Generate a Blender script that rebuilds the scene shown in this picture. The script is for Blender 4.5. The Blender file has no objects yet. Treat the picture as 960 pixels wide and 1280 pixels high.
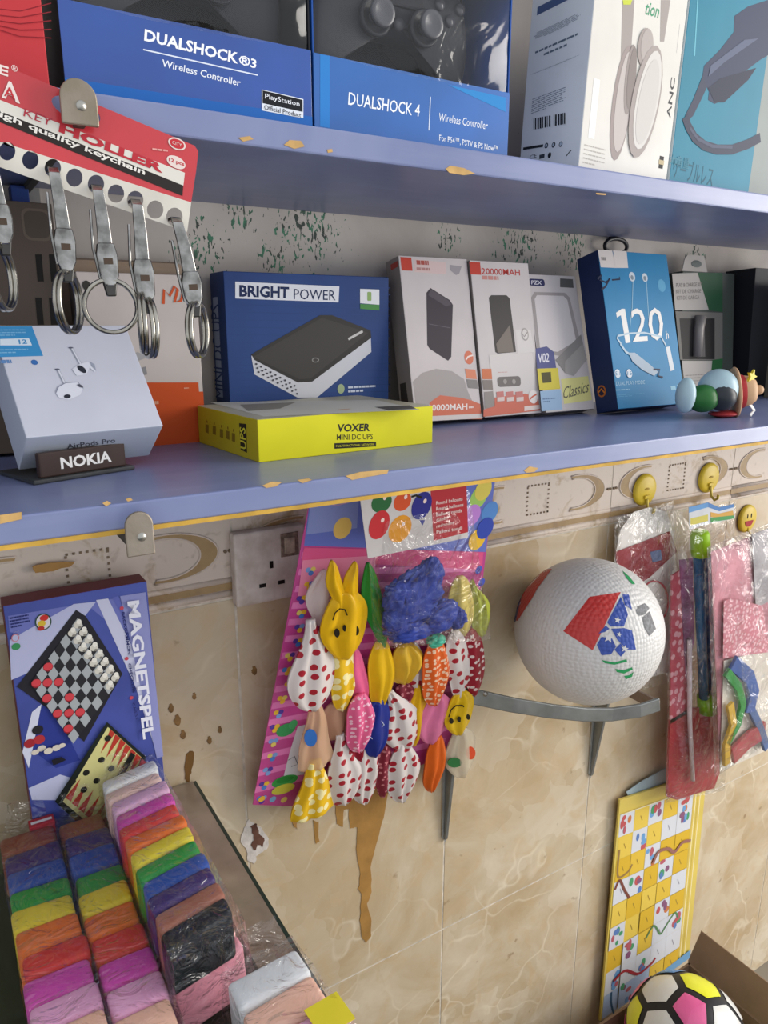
import bpy, bmesh, math, random
from mathutils import Vector, Matrix, noise
random.seed(7)
sc = bpy.context.scene
col = sc.collection
# ------------------------------------------------------------------ camera
FPX = 920.0; PITCH = math.atan(235/920.0); YAW = math.radians(31.5)
CAM = Vector((0, -0.76, 1.5))
fh = Vector((math.sin(YAW), math.cos(YAW), 0)); RT = Vector((math.cos(YAW), -math.sin(YAW), 0)); ZU = Vector((0, 0, 1))
FW = fh*math.cos(PITCH) - ZU*math.sin(PITCH); UP = fh*math.sin(PITCH) + ZU*math.cos(PITCH)
cam_d = bpy.data.cameras.new('camera'); cam = bpy.data.objects.new('camera', cam_d); col.objects.link(cam)
cam.location = CAM
cam.rotation_euler = Matrix((RT, UP, -FW)).transposed().to_euler()
cam_d.sensor_fit = 'VERTICAL'; cam_d.sensor_height = 36.0; cam_d.lens = 36.0*FPX/1280.0; cam_d.clip_start = 0.02
sc.camera = cam
# ------------------------------------------------------------------ world, daylight from the shop door on the right
w = bpy.data.worlds.new('world'); sc.world = w; w.use_nodes = True
w.node_tree.nodes['Background'].inputs[0].default_value = (0.92, 0.95, 1.0, 1)
w.node_tree.nodes['Background'].inputs[1].default_value = 0.93
def area(name, loc, target, sx, sy, e, c):
    d = bpy.data.lights.new(name, 'AREA'); d.shape = 'RECTANGLE'; d.size = sx; d.size_y = sy; d.energy = e; d.color = c
    o = bpy.data.objects.new(name, d); col.objects.link(o); o.location = loc
    o.rotation_euler = (Vector(target)-Vector(loc)).to_track_quat('-Z', 'Y').to_euler()
area('doorway_daylight', (3.0, -1.5, 1.75), (0.6, 0, 1.2), 1.3, 2.0, 66, (1.0, 0.95, 0.88))
sc.view_settings.view_transform = 'Standard'; sc.view_settings.look = 'None'
sc.view_settings.exposure = 0.15; sc.view_settings.gamma = 1.0; sc.view_settings.use_curve_mapping = False
# ------------------------------------------------------------------ pixel -> place
def ray(x, y): return FW*FPX + RT*(x-480) - UP*(y-640)
def onY(x, y, Y): d = ray(x, y); return CAM + d*((Y-CAM.y)/d.y)
def onZ(x, y, Z): d = ray(x, y); return CAM + d*((Z-CAM.z)/d.z)
def onX(x, y, X): d = ray(x, y); return CAM + d*((X-CAM.x)/d.x)
def onD(x, y, t): return CAM + ray(x, y)*(t/FPX)
def depth(P): return (Vector(P)-CAM).dot(FW)
# ------------------------------------------------------------------ materials
def H(h):
    h = h.lstrip('#'); v = [int(h[i:i+2], 16)/255 for i in (0, 2, 4)]
    return tuple((c/12.92 if c <= .04045 else ((c+.055)/1.055)**2.4) for c in v) + (1,)
MATS = {}
def nd(nt, t, **k):
    n = nt.nodes.new(t)
    for a, b in k.items(): setattr(n, a, b)
    return n
def newmat(name):
    m = bpy.data.materials.new(name); m.use_nodes = True
    nt = m.node_tree; return m, nt, nt.nodes['Principled BSDF']
def M(hexc, rough=.5, metal=0.0, var=.06, scale=25, bump=0.0, bscale=80, name=None, coat=0, trans=0, sheen=0, hex2=None, wear=None):
    key = (hexc, rough, metal, var, scale, bump, bscale, coat, trans, hex2, wear)
    if key in MATS: return MATS[key]
    m, nt, b = newmat(name or 'mat_'+hexc.strip('#'))
    b.inputs['Roughness'].default_value = rough; b.inputs['Metallic'].default_value = metal
    b.inputs['Coat Weight'].default_value = coat
    if metal == 0 and rough >= .3 and coat == 0: b.inputs['Specular IOR Level'].default_value = .22
    b.inputs['Subsurface Weight'].default_value = trans
    if trans: b.inputs['Subsurface Radius'].default_value = (.01, .008, .006)
    tc = nd(nt, 'ShaderNodeTexCoord')
    if var > 0 or hex2:
        n = nd(nt, 'ShaderNodeTexNoise'); n.inputs['Scale'].default_value = scale; n.inputs['Detail'].default_value = 5
        nt.links.new(tc.outputs['Object'], n.inputs['Vector'])
        r = nd(nt, 'ShaderNodeValToRGB'); c = H(hexc)
        r.color_ramp.elements[0].position = .3; r.color_ramp.elements[1].position = .7
        if hex2: r.color_ramp.elements[0].color = H(hex2); r.color_ramp.elements[1].color = c
        else:
            r.color_ramp.elements[0].color = tuple(max(0, x*(1-var*2)) for x in c[:3])+(1,)
            r.color_ramp.elements[1].color = tuple(min(1, x*(1+var)) for x in c[:3])+(1,)
        nt.links.new(n.outputs['Fac'], r.inputs['Fac']); nt.links.new(r.outputs['Color'], b.inputs['Base Color'])
    else: b.inputs['Base Color'].default_value = H(hexc)
    if bump > 0:
        n2 = nd(nt, 'ShaderNodeTexNoise'); n2.inputs['Scale'].default_value = bscale; n2.inputs['Detail'].default_value = 6
        nt.links.new(tc.outputs['Object'], n2.inputs['Vector'])
        bp = nd(nt, 'ShaderNodeBump'); bp.inputs['Strength'].default_value = bump; bp.inputs['Distance'].default_value = .004
        nt.links.new(n2.outputs['Fac'], bp.inputs['Height']); nt.links.new(bp.outputs['Normal'], b.inputs['Normal'])
    MATS[key] = m; return m
def P(hexc): return M(hexc, .55, 0, 0)          # flat print ink
def film(name='clear_film', fac=.03, rough=.12, bscale=45, bump=.6, tint='#ffffff', edge=.35):
    if name in MATS: return MATS[name]
    m = bpy.data.materials.new(name); m.use_nodes = True; nt = m.node_tree; nt.nodes.clear()
    out = nd(nt, 'ShaderNodeOutputMaterial'); t = nd(nt, 'ShaderNodeBsdfTransparent'); g = nd(nt, 'ShaderNodeBsdfGlossy')
    t.inputs['Color'].default_value = H(tint)
    g.inputs['Roughness'].default_value = rough
    tc = nd(nt, 'ShaderNodeTexCoord'); n = nd(nt, 'ShaderNodeTexNoise'); n.inputs['Scale'].default_value = bscale; n.inputs['Detail'].default_value = 3
    n.inputs['Distortion'].default_value = 1.5
    nt.links.new(tc.outputs['Object'], n.inputs['Vector'])
    bp = nd(nt, 'ShaderNodeBump'); bp.inputs['Strength'].default_value = bump; bp.inputs['Distance'].default_value = .012
    nt.links.new(n.outputs['Fac'], bp.inputs['Height'])
    fr = nd(nt, 'ShaderNodeLayerWeight'); nt.links.new(bp.outputs['Normal'], g.inputs['Normal']); nt.links.new(bp.outputs['Normal'], fr.inputs['Normal'])
    pw = nd(nt, 'ShaderNodeMath', operation='POWER'); pw.inputs[1].default_value = 3.0; nt.links.new(fr.outputs['Facing'], pw.inputs[0])
    ml = nd(nt, 'ShaderNodeMath', operation='MULTIPLY'); ml.inputs[1].default_value = edge; nt.links.new(pw.outputs[0], ml.inputs[0])
    ad = nd(nt, 'ShaderNodeMath', operation='ADD'); ad.inputs[1].default_value = fac; ad.use_clamp = True
    nt.links.new(ml.outputs[0], ad.inputs[0])
    mx = nd(nt, 'ShaderNodeMixShader'); nt.links.new(ad.outputs[0], mx.inputs[0]); nt.links.new(t.outputs[0], mx.inputs[1]); nt.links.new(g.outputs[0], mx.inputs[2])
    nt.links.new(mx.outputs[0], out.inputs['Surface']); MATS[name] = m; return m
def dots(name, base, dot, scale=55, size=.28, rnd=.5):
    """balloon latex with round printed dots"""
    if name in MATS: return MATS[name]
    m, nt, b = newmat(name); b.inputs['Roughness'].default_value = .38
    tc = nd(nt, 'ShaderNodeTexCoord'); sp = nd(nt, 'ShaderNodeSeparateXYZ'); cb = nd(nt, 'ShaderNodeCombineXYZ')
    nt.links.new(tc.outputs['Object'], sp.inputs[0]); nt.links.new(sp.outputs[0], cb.inputs[0]); nt.links.new(sp.outputs[2], cb.inputs[1])
    v = nd(nt, 'ShaderNodeTexVoronoi'); v.voronoi_dimensions = '2D'; v.inputs['Scale'].default_value = scale; v.inputs['Randomness'].default_value = rnd
    nt.links.new(cb.outputs[0], v.inputs['Vector'])
    lt = nd(nt, 'ShaderNodeMath', operation='LESS_THAN'); lt.inputs[1].default_value = size; nt.links.new(v.outputs['Distance'], lt.inputs[0])
    mx = nd(nt, 'ShaderNodeMix', data_type='RGBA'); mx.inputs[6].default_value = H(base); mx.inputs[7].default_value = H(dot)
    nt.links.new(lt.outputs[0], mx.inputs[0]); nt.links.new(mx.outputs[2], b.inputs['Base Color'])
    MATS[name] = m; return m
# ------------------------------------------------------------------ mesh builder
class MB:
    def __init__(s): s.v = []; s.f = []; s.m = []
    def add(s, vs, fs, mi=0):
        o = len(s.v); s.v += [Vector(v) for v in vs]; s.f += [tuple(i+o for i in f) for f in fs]; s.m += [mi]*len(fs); return s
    def box(s, x0, x1, y0, y1, z0, z1, mi=0):
        return s.add([(x0,y0,z0),(x1,y0,z0),(x1,y1,z0),(x0,y1,z0),(x0,y0,z1),(x1,y0,z1),(x1,y1,z1),(x0,y1,z1)],
                     [(0,3,2,1),(4,5,6,7),(0,1,5,4),(1,2,6,5),(2,3,7,6),(3,0,4,7)], mi)
    def prism(s, pts, off, mi=0):
        """closed polygon of 3D points pushed along off"""
        n = len(pts); off = Vector(off); a = [Vector(p) for p in pts]
        return s.add(a+[p+off for p in a], [tuple(range(n)), tuple(range(2*n-1, n-1, -1))]+[(i, i+n, (i+1) % n+n, (i+1) % n) for i in range(n)], mi)
    def lathe(s, prof, axis=(0,0,1), at=(0,0,0), n=20, mi=0):
        """prof: list of (radius, height along axis)"""
        ax = Vector(axis).normalized(); q = Vector((0,0,1)).rotation_difference(ax); vs = []; fs = []; k = len(prof)
        for i in range(n):
            a = 2*math.pi*i/n
            for r, h in prof: vs.append(q @ Vector((r*math.cos(a), r*math.sin(a), h)) + Vector(at))
        for i in range(n):
            j = (i+1) % n
            for t in range(k-1): fs.append((i*k+t, j*k+t, j*k+t+1, i*k+t+1))
        return s.add(vs, fs, mi)
    def tube(s, path, r, n=8, mi=0, closed=False, ry=None):
        path = [Vector(p) for p in path]; k = len(path); vs = []; fs = []
        rr = r if isinstance(r, (list, tuple)) else [r]*k
        ref = None
        for i, p in enumerate(path):
            t = (path[(i+1) % k]-path[i-1]) if closed else (path[min(i+1, k-1)]-path[max(i-1, 0)])
            t.normalize()
            if ref is None: ref = t.orthogonal().normalized()
            u = (ref - t*ref.dot(t))
            u = u.normalized() if u.length > 1e-6 else t.orthogonal().normalized()
            ref = u; b = t.cross(u)
            for j in range(n):
                a = 2*math.pi*j/n; vs.append(p + u*math.cos(a)*rr[i] + b*math.sin(a)*rr[i])
        for i in range(k if closed else k-1):
            for j in range(n):
                fs.append((i*n+j, i*n+(j+1) % n, ((i+1) % k)*n+(j+1) % n, ((i+1) % k)*n+j))
        if not closed: fs.append(tuple(range(n-1, -1, -1))); fs.append(tuple(range((k-1)*n, k*n)))
        return s.add(vs, fs, mi)
    def ell(s, c, rx, ry, rz, n=16, m=10, mi=0, rot=None):
        vs = []; fs = []; c = Vector(c)
        for i in range(m+1):
            th = math.pi*i/m
            for j in range(n):
                a = 2*math.pi*j/n
                p = Vector((rx*math.sin(th)*math.cos(a), ry*math.sin(th)*math.sin(a), rz*math.cos(th)))
                vs.append(c + (rot @ p if rot else p))
        for i in range(m):
            for j in range(n): fs.append((i*n+j, (i+1)*n+j, (i+1)*n+(j+1) % n, i*n+(j+1) % n))
        return s.add(vs, fs, mi)
    def strip(s, path, hw, up, th, mi=0):
        """flat bar: path of points, half-width hw along 'up', thickness th"""
        path = [Vector(p) for p in path]; up = Vector(up); k = len(path); vs = []; fs = []
        hh = hw if isinstance(hw, (list, tuple)) else [hw]*k
        for i, p in enumerate(path):
            t = (path[min(i+1, k-1)]-path[max(i-1, 0)]).normalized(); u = (up-t*up.dot(t)).normalized(); b = t.cross(u)
            vs += [p+u*hh[i]+b*th/2, p+u*hh[i]-b*th/2, p-u*hh[i]-b*th/2, p-u*hh[i]+b*th/2]
        for i in range(k-1):
            for j in range(4): fs.append((i*4+j, i*4+(j+1) % 4, (i+1)*4+(j+1) % 4, (i+1)*4+j))
        fs += [(0,1,2,3), tuple((k-1)*4+j for j in (3,2,1,0))]
        return s.add(vs, fs, mi)
MWD = {}
def wm(o): return MWD.get(o.name, Matrix.Identity(4)) if o else Matrix.Identity(4)
def tag(o, label=None, cat=None, group=None, kind=None):
    if label: o['label'] = label
    if cat: o['category'] = cat
    if group: o['group'] = group
    if kind: o['kind'] = kind
    return o
def thing(name, label, cat, mw=None, group=None):
    o = bpy.data.objects.new(name, None); col.objects.link(o); o.empty_display_size = .02
    mw = mw if isinstance(mw, Matrix) else Matrix.Translation(Vector(mw or (0,0,0)))
    o.matrix_world = mw; MWD[o.name] = mw.copy()
    return tag(o, label, cat, group)
def mk(name, mb, mats, parent=None, world=False, smooth=False, bevel=0, subsurf=0, origin=None, segs=2):
    """link one mesh object; world=True: vertices are given in world space"""
    if not isinstance(mats, (list, tuple)): mats = [mats]
    pm = wm(parent); lm = Matrix.Translation(Vector(origin)) if origin is not None else Matrix.Identity(4)
    me = bpy.data.meshes.new(name)
    inv = ((pm @ lm).inverted() if world else Matrix.Identity(4))
    if world and origin is not None and parent is None: inv = lm.inverted()
    if world and parent is not None:
        lm = Matrix.Identity(4); inv = pm.inverted()
    me.from_pydata([tuple(inv @ v) for v in mb.v], [], mb.f); 
    for m in mats: me.materials.append(m)
    me.polygons.foreach_set('material_index', mb.m)
    if smooth: me.polygons.foreach_set('use_smooth', [True]*len(me.polygons))
    me.update()
    bm = bmesh.new(); bm.from_mesh(me); bmesh.ops.recalc_face_normals(bm, faces=bm.faces); bm.to_mesh(me); bm.free()
    o = bpy.data.objects.new(name, me); col.objects.link(o)
    if parent: o.parent = parent
    o.matrix_local = lm; MWD[o.name] = pm @ lm
    if bevel:
        b = o.modifiers.new('bevel', 'BEVEL'); b.width = bevel; b.segments = segs; b.limit_method = 'ANGLE'
    if subsurf:
        s = o.modifiers.new('subsurf', 'SUBSURF'); s.levels = subsurf; s.render_levels = subsurf
    return o
def share(src, name, parent, loc=(0,0,0), rot=(0,0,0), mats=None):
    o = bpy.data.objects.new(name, src.data); col.objects.link(o); o.parent = parent
    o.location = loc; o.rotation_euler = rot
    for m in src.modifiers:
        n = o.modifiers.new(m.name, m.type)
        if m.type == 'BEVEL': n.width = m.width; n.segments = m.segments; n.limit_method = m.limit_method
        if m.type == 'SUBSURF': n.levels = m.levels; n.render_levels = m.render_levels
    return o
# ------------------------------------------------------------------ printed artwork: flat shapes laid on a face
TXT = {}
def text_mesh(s, bold=0.0, shear=0.0):
    k = (s, bold, shear)
    if k in TXT: return TXT[k]
    cu = bpy.data.curves.new('t', 'FONT'); cu.body = s; cu.size = 1; cu.resolution_u = 2; cu.offset = bold; cu.shear = shear
    ob = bpy.data.objects.new('t', cu); col.objects.link(ob)
    bpy.context.view_layer.update()
    me = bpy.data.meshes.new_from_object(ob.evaluated_get(bpy.context.evaluated_depsgraph_get()))
    vs = [(v.co.x, v.co.y) for v in me.vertices]; fs = [tuple(p.vertices) for p in me.polygons]
    bpy.data.objects.remove(ob); bpy.data.curves.remove(cu); bpy.data.meshes.remove(me)
    if not vs: vs = [(0,0),(1,0),(1,1)]; fs = [(0,1,2)]
    xs = [v[0] for v in vs]; ys = [v[1] for v in vs]
    TXT[k] = (vs, fs, min(xs), max(xs), min(ys), max(ys)); return TXT[k]
class Art:
    EPS = .00014; base = 0
    def __init__(s, O, U, V, N):
        s.O, s.U, s.V, s.N = Vector(O), Vector(U).normalized(), Vector(V).normalized(), Vector(N).normalized(); s.items = []
        if s.N.dot(CAM-s.O) < 0: pass
    def uv(s, p):
        d = ray(*p); t = (s.O-CAM).dot(s.N)/d.dot(s.N); q = CAM+d*t-s.O; return (q.dot(s.U), q.dot(s.V))
    def scale(s, p):
        d = ray(*p); t = (s.O-CAM).dot(s.N)/d.dot(s.N); return t     # metres per pixel
    def _put(s, vs, fs, c):
        if not vs: return
        xs = [v[0] for v in vs]; ys = [v[1] for v in vs]; bb = (min(xs), max(xs), min(ys), max(ys))
        L = 1
        for _, _, _, b, l in s.items:
            if b[0] < bb[1] and bb[0] < b[1] and b[2] < bb[3] and bb[2] < b[3]: L = max(L, l+1)
        s.items.append((vs, fs, c, bb, L))
    # --- in face metres
    def Q(s, pts, c): s._put(list(pts), [tuple(range(len(pts)))], c); return s
    def R(s, x0, y0, x1, y1, c): return s.Q([(x0,y0),(x1,y0),(x1,y1),(x0,y1)], c)
    def RR(s, x0, y0, x1, y1, r, c, n=5):
        pts = []
        for cx, cy, a0 in ((x1-r,y0+r,-90),(x1-r,y1-r,0),(x0+r,y1-r,90),(x0+r,y0+r,180)):
            for i in range(n): a = math.radians(a0+90*i/(n-1)); pts.append((cx+r*math.cos(a), cy+r*math.sin(a)))
        return s.Q(pts, c)
    def E(s, x, y, rx, ry, c, n=20, rot=0): 
        cr, sr = math.cos(rot), math.sin(rot)
        return s.Q([(x+rx*math.cos(a)*cr-ry*math.sin(a)*sr, y+rx*math.cos(a)*sr+ry*math.sin(a)*cr) for a in [2*math.pi*i/n for i in range(n)]], c)
    def L(s, pts, wd, c, closed=False):
        k = len(pts); vs = []; fs = []
        for i, p in enumerate(pts):
            a = pts[(i-1) % k] if closed else pts[max(i-1, 0)]; b = pts[(i+1) % k] if closed else pts[min(i+1, k-1)]
            t = Vector((b[0]-a[0], b[1]-a[1])); t = t.normalized() if t.length > 1e-9 else Vector((1,0)); n = Vector((-t.y, t.x))*wd/2
            vs += [(p[0]+n.x, p[1]+n.y), (p[0]-n.x, p[1]-n.y)]
        for i in range(k if closed else k-1): j = (i+1) % k; fs.append((2*i, 2*i+1, 2*j+1, 2*j))
        s._put(vs, fs, c); return s
    def T(s, txt, x0, y0, x1, y1, c, rot=0, bold=0.0, shear=0.0):
        vs, fs, a0, a1, b0, b1 = text_mesh(txt, bold, shear); w = a1-a0 or 1; h = b1-b0 or 1; out = []
        for x, y in vs:
            p = (x-a0)/w; q = (y-b0)/h
            if rot == 90: p, q = 1-q, p
            elif rot == -90: p, q = q, 1-p
            elif rot == 180: p, q = 1-p, 1-q
            out.append((x0+p*(x1-x0), y0+q*(y1-y0)))
        s._put(out, fs, c); return s
    # --- in photograph pixels, read back onto the face
    def q(s, pts, c): return s.Q([s.uv(p) for p in pts], c)
    def r(s, a, b, c): (x0,y0),(x1,y1) = s.uv(a), s.uv(b); return s.R(x0,y0,x1,y1,c)
    def rr(s, a, b, rad, c): (x0,y0),(x1,y1) = s.uv(a), s.uv(b); return s.RR(min(x0,x1),min(y0,y1),max(x0,x1),max(y0,y1),rad,c)
    def t(s, txt, a, b, c, **k): (x0,y0),(x1,y1) = s.uv(a), s.uv(b); return s.T(txt, x0,y0,x1,y1,c,**k)
    def e(s, p, rx, ry, c, rot=0): (x,y) = s.uv(p); m = s.scale(p); return s.E(x,y,rx*m,ry*m,c,rot=rot)
    def l(s, pts, wd, c, closed=False): m = s.scale(pts[0]); return s.L([s.uv(p) for p in pts], wd*m, c, closed)
    def tq(s, txt, bl, br, tl, c, **k):
        """text on a slanted baseline (pixels)"""
        o, u, v = Vector(s.uv(bl)), Vector(s.uv(br)), Vector(s.uv(tl)); u -= o; v -= o
        vs, fs, a0, a1, b0, b1 = text_mesh(txt, k.get('bold', 0.0), k.get('shear', 0.0)); w_ = a1-a0 or 1; h_ = b1-b0 or 1
        s._put([tuple(o+u*((x-a0)/w_)+v*((y-b0)/h_)) for x, y in vs], fs, c); return s
    def para(s, a, b, n, c, fill=.45, seed=1, center=False):
        """unreadably small print: rows of short dashes"""
        (x0,y0),(x1,y1) = s.uv(a), s.uv(b); x0, x1 = min(x0,x1), max(x0,x1); y0, y1 = min(y0,y1), max(y0,y1); rn = random.Random(seed); st = (y1-y0)/n; vs = []; fs = []
        for i in range(n):
            L_ = (x1-x0)*(1 if i < n-1 else .55)*rn.uniform(.8, 1); x = x0 + ((x1-x0)-L_)/2*(1 if center else 0); e = x+L_
            while x < e:
                d = min(rn.uniform(.05, .16)*(x1-x0), e-x); yy = y1-st*(i+.7); o = len(vs)
                vs += [(x,yy),(x+d,yy),(x+d,yy+st*fill),(x,yy+st*fill)]; fs.append((o,o+1,o+2,o+3)); x += d+.02*(x1-x0)
        s._put(vs, fs, c); return s
    def build(s, parent, name='printed_design', rough=None):
        cs = []; mb = MB()
        for vs, fs, c, _, l in s.items:
            if c not in cs: cs.append(c)
            mb.add([s.O+s.U*x+s.V*y+s.N*(s.EPS*(l+s.base)) for x, y in vs], fs, cs.index(c))
        if not mb.v: return None
        return mk(name, mb, [P(c) if isinstance(c, str) else c for c in cs], parent, world=True)
# ------------------------------------------------------------------ cartons
def frame(x, y, z, yaw=0, lean=0, roll=0, d=0):
    """front-bottom-left corner at x,y; leaned boxes stand on their back bottom edge"""
    return Matrix.Translation((x, y, z+d*math.sin(math.radians(lean)))) @ Matrix.Rotation(math.radians(yaw), 4, 'Z') @ Matrix.Rotation(math.radians(-lean), 4, 'X') @ Matrix.Rotation(math.radians(roll), 4, 'Y')
class Carton:
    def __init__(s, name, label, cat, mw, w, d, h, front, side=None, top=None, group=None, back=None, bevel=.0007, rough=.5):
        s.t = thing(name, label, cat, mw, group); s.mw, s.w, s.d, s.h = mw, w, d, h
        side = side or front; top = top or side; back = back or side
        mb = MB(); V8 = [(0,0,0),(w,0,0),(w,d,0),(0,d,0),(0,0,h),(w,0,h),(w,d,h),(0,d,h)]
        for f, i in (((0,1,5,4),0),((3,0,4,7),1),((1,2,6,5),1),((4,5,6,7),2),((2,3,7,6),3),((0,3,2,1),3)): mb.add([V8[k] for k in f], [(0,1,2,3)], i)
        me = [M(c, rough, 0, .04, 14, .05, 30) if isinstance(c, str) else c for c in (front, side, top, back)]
        o = mk('carton', mb, me, s.t); s.c = o
        bm = bmesh.new(); bm.from_mesh(o.data); bmesh.ops.remove_doubles(bm, verts=bm.verts, dist=1e-6); bmesh.ops.recalc_face_normals(bm, faces=bm.faces); bm.to_mesh(o.data); bm.free()
        b = o.modifiers.new('bevel', 'BEVEL'); b.width = bevel; b.segments = 2
    def art(s, face='front'):
        R = s.mw.to_3x3(); X, Y, Z = R @ Vector((1,0,0)), R @ Vector((0,1,0)), R @ Vector((0,0,1))
        o = lambda a, b, c: s.mw @ Vector((a, b, c))
        if face == 'front': return Art(o(0,0,0), X, Z, -Y)
        if face == 'left': return Art(o(0,s.d,0), -Y, Z, -X)
        if face == 'top': return Art(o(0,0,s.h), X, Y, Z)
        if face == 'bottom': return Art(o(0,s.d,0), X, -Y, -Z)
# ================================================================== SETTING
def mixrgb(nt, fac, a, b):
    m = nd(nt, 'ShaderNodeMix', data_type='RGBA')
    for i, x in ((0, fac), (6, a), (7, b)):
        if isinstance(x, (int, float)): m.inputs[i].default_value = x
        elif isinstance(x, tuple): m.inputs[i].default_value = x
        else: nt.links.new(x, m.inputs[i])
    return m.outputs[2]
def noise_n(nt, vec, scale, detail=5, dist=0.0, rough=.5):
    n = nd(nt, 'ShaderNodeTexNoise'); n.inputs['Scale'].default_value = scale; n.inputs['Detail'].default_value = detail
    n.inputs['Distortion'].default_value = dist; n.inputs['Roughness'].default_value = rough; nt.links.new(vec, n.inputs['Vector']); return n.outputs['Fac']
def ramp(nt, fac, a, b, ca=(0,0,0,1), cb=(1,1,1,1)):
    r = nd(nt, 'ShaderNodeValToRGB'); e = r.color_ramp.elements; e[0].position = a; e[1].position = b; e[0].color = ca; e[1].color = cb
    nt.links.new(fac, r.inputs[0]); return r.outputs[0]
def math_n(nt, op, a, b):
    n = nd(nt, 'ShaderNodeMath', operation=op)
    for i, x in ((0, a), (1, b)):
        if isinstance(x, (int, float)): n.inputs[i].default_value = x
        else: nt.links.new(x, n.inputs[i])
    return n.outputs[0]
def geo_pos(nt): return nd(nt, 'ShaderNodeNewGeometry').outputs['Position']
def tile_mat():
    m, nt, b = newmat('beige_marble_tile'); v = geo_pos(nt)
    n1 = noise_n(nt, v, 5.5, 8, .8, .62); c = ramp(nt, n1, .32, .68, H('#b39a74'), H('#d8cbb3'))
    vc = nd(nt, 'ShaderNodeTexVoronoi'); vc.inputs['Scale'].default_value = 11; nz = nd(nt, 'ShaderNodeTexNoise'); nz.inputs['Scale'].default_value = 14; nt.links.new(v, nz.inputs['Vector'])
    va = nd(nt, 'ShaderNodeVectorMath', operation='ADD'); vs_ = nd(nt, 'ShaderNodeVectorMath', operation='SCALE'); vs_.inputs['Scale'].default_value = .14; nt.links.new(nz.outputs['Color'], vs_.inputs[0]); nt.links.new(v, va.inputs[0]); nt.links.new(vs_.outputs[0], va.inputs[1]); nt.links.new(va.outputs[0], vc.inputs['Vector'])
    sp_ = nd(nt, 'ShaderNodeSeparateColor'); nt.links.new(vc.outputs['Color'], sp_.inputs[0]); c = mixrgb(nt, math_n(nt, 'MULTIPLY', sp_.outputs[0], .28), c, H('#a8916c')); c = mixrgb(nt, math_n(nt, 'MULTIPLY', ramp(nt, sp_.outputs[1], .6, 1.0), .28), c, H('#e4dac6'))
    n2 = noise_n(nt, v, 22, 6, 1.2); c = mixrgb(nt, math_n(nt, 'MULTIPLY', ramp(nt, n2, .5, .72), .5), c, H('#c3a67c'))
    vo = nd(nt, 'ShaderNodeTexVoronoi', feature='DISTANCE_TO_EDGE'); vo.inputs['Scale'].default_value = 7
    dv = nd(nt, 'ShaderNodeVectorMath', operation='ADD'); nn = nd(nt, 'ShaderNodeTexNoise'); nn.inputs['Scale'].default_value = 8; nt.links.new(v, nn.inputs['Vector'])
    sc_ = nd(nt, 'ShaderNodeVectorMath', operation='SCALE'); sc_.inputs['Scale'].default_value = .22; nt.links.new(nn.outputs['Color'], sc_.inputs[0])
    nt.links.new(v, dv.inputs[0]); nt.links.new(sc_.outputs[0], dv.inputs[1]); nt.links.new(dv.outputs[0], vo.inputs['Vector'])
    vein = ramp(nt, vo.outputs['Distance'], .0, .03, (1,1,1,1), (0,0,0,1))
    c = mixrgb(nt, math_n(nt, 'MULTIPLY', math_n(nt, 'MULTIPLY', vein, .5), ramp(nt, noise_n(nt, v, 6), .45, .6)), c, H('#e8ddc6'))
    st = ramp(nt, noise_n(nt, v, 34, 4), .67, .73); c = mixrgb(nt, math_n(nt, 'MULTIPLY', st, .55), c, H('#7d5a35'))
    nt.links.new(c, b.inputs['Base Color']); b.inputs['Roughness'].default_value = .32
    bp = nd(nt, 'ShaderNodeBump'); bp.inputs['Strength'].default_value = .12; bp.inputs['Distance'].default_value = .003; nt.links.new(n2, bp.inputs['Height']); nt.links.new(bp.outputs['Normal'], b.inputs['Normal'])
    return m
def border_mat(name, paint, under, lo, hi):
    m, nt, b = newmat(name); v = geo_pos(nt)
    n1 = noise_n(nt, v, 14, 9, .6, .65); c = mixrgb(nt, ramp(nt, n1, lo, hi), H(under), H(paint))
    c = mixrgb(nt, math_n(nt, 'MULTIPLY', ramp(nt, noise_n(nt, v, 60, 6, .4), .58, .72), .45), c, H('#8a7058'))
    nt.links.new(c, b.inputs['Base Color']); b.inputs['Roughness'].default_value = .55
    bp = nd(nt, 'ShaderNodeBump'); bp.inputs['Strength'].default_value = .3; bp.inputs['Distance'].default_value = .002; nt.links.new(n1, bp.inputs['Height']); nt.links.new(bp.outputs['Normal'], b.inputs['Normal'])
    return m
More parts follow.
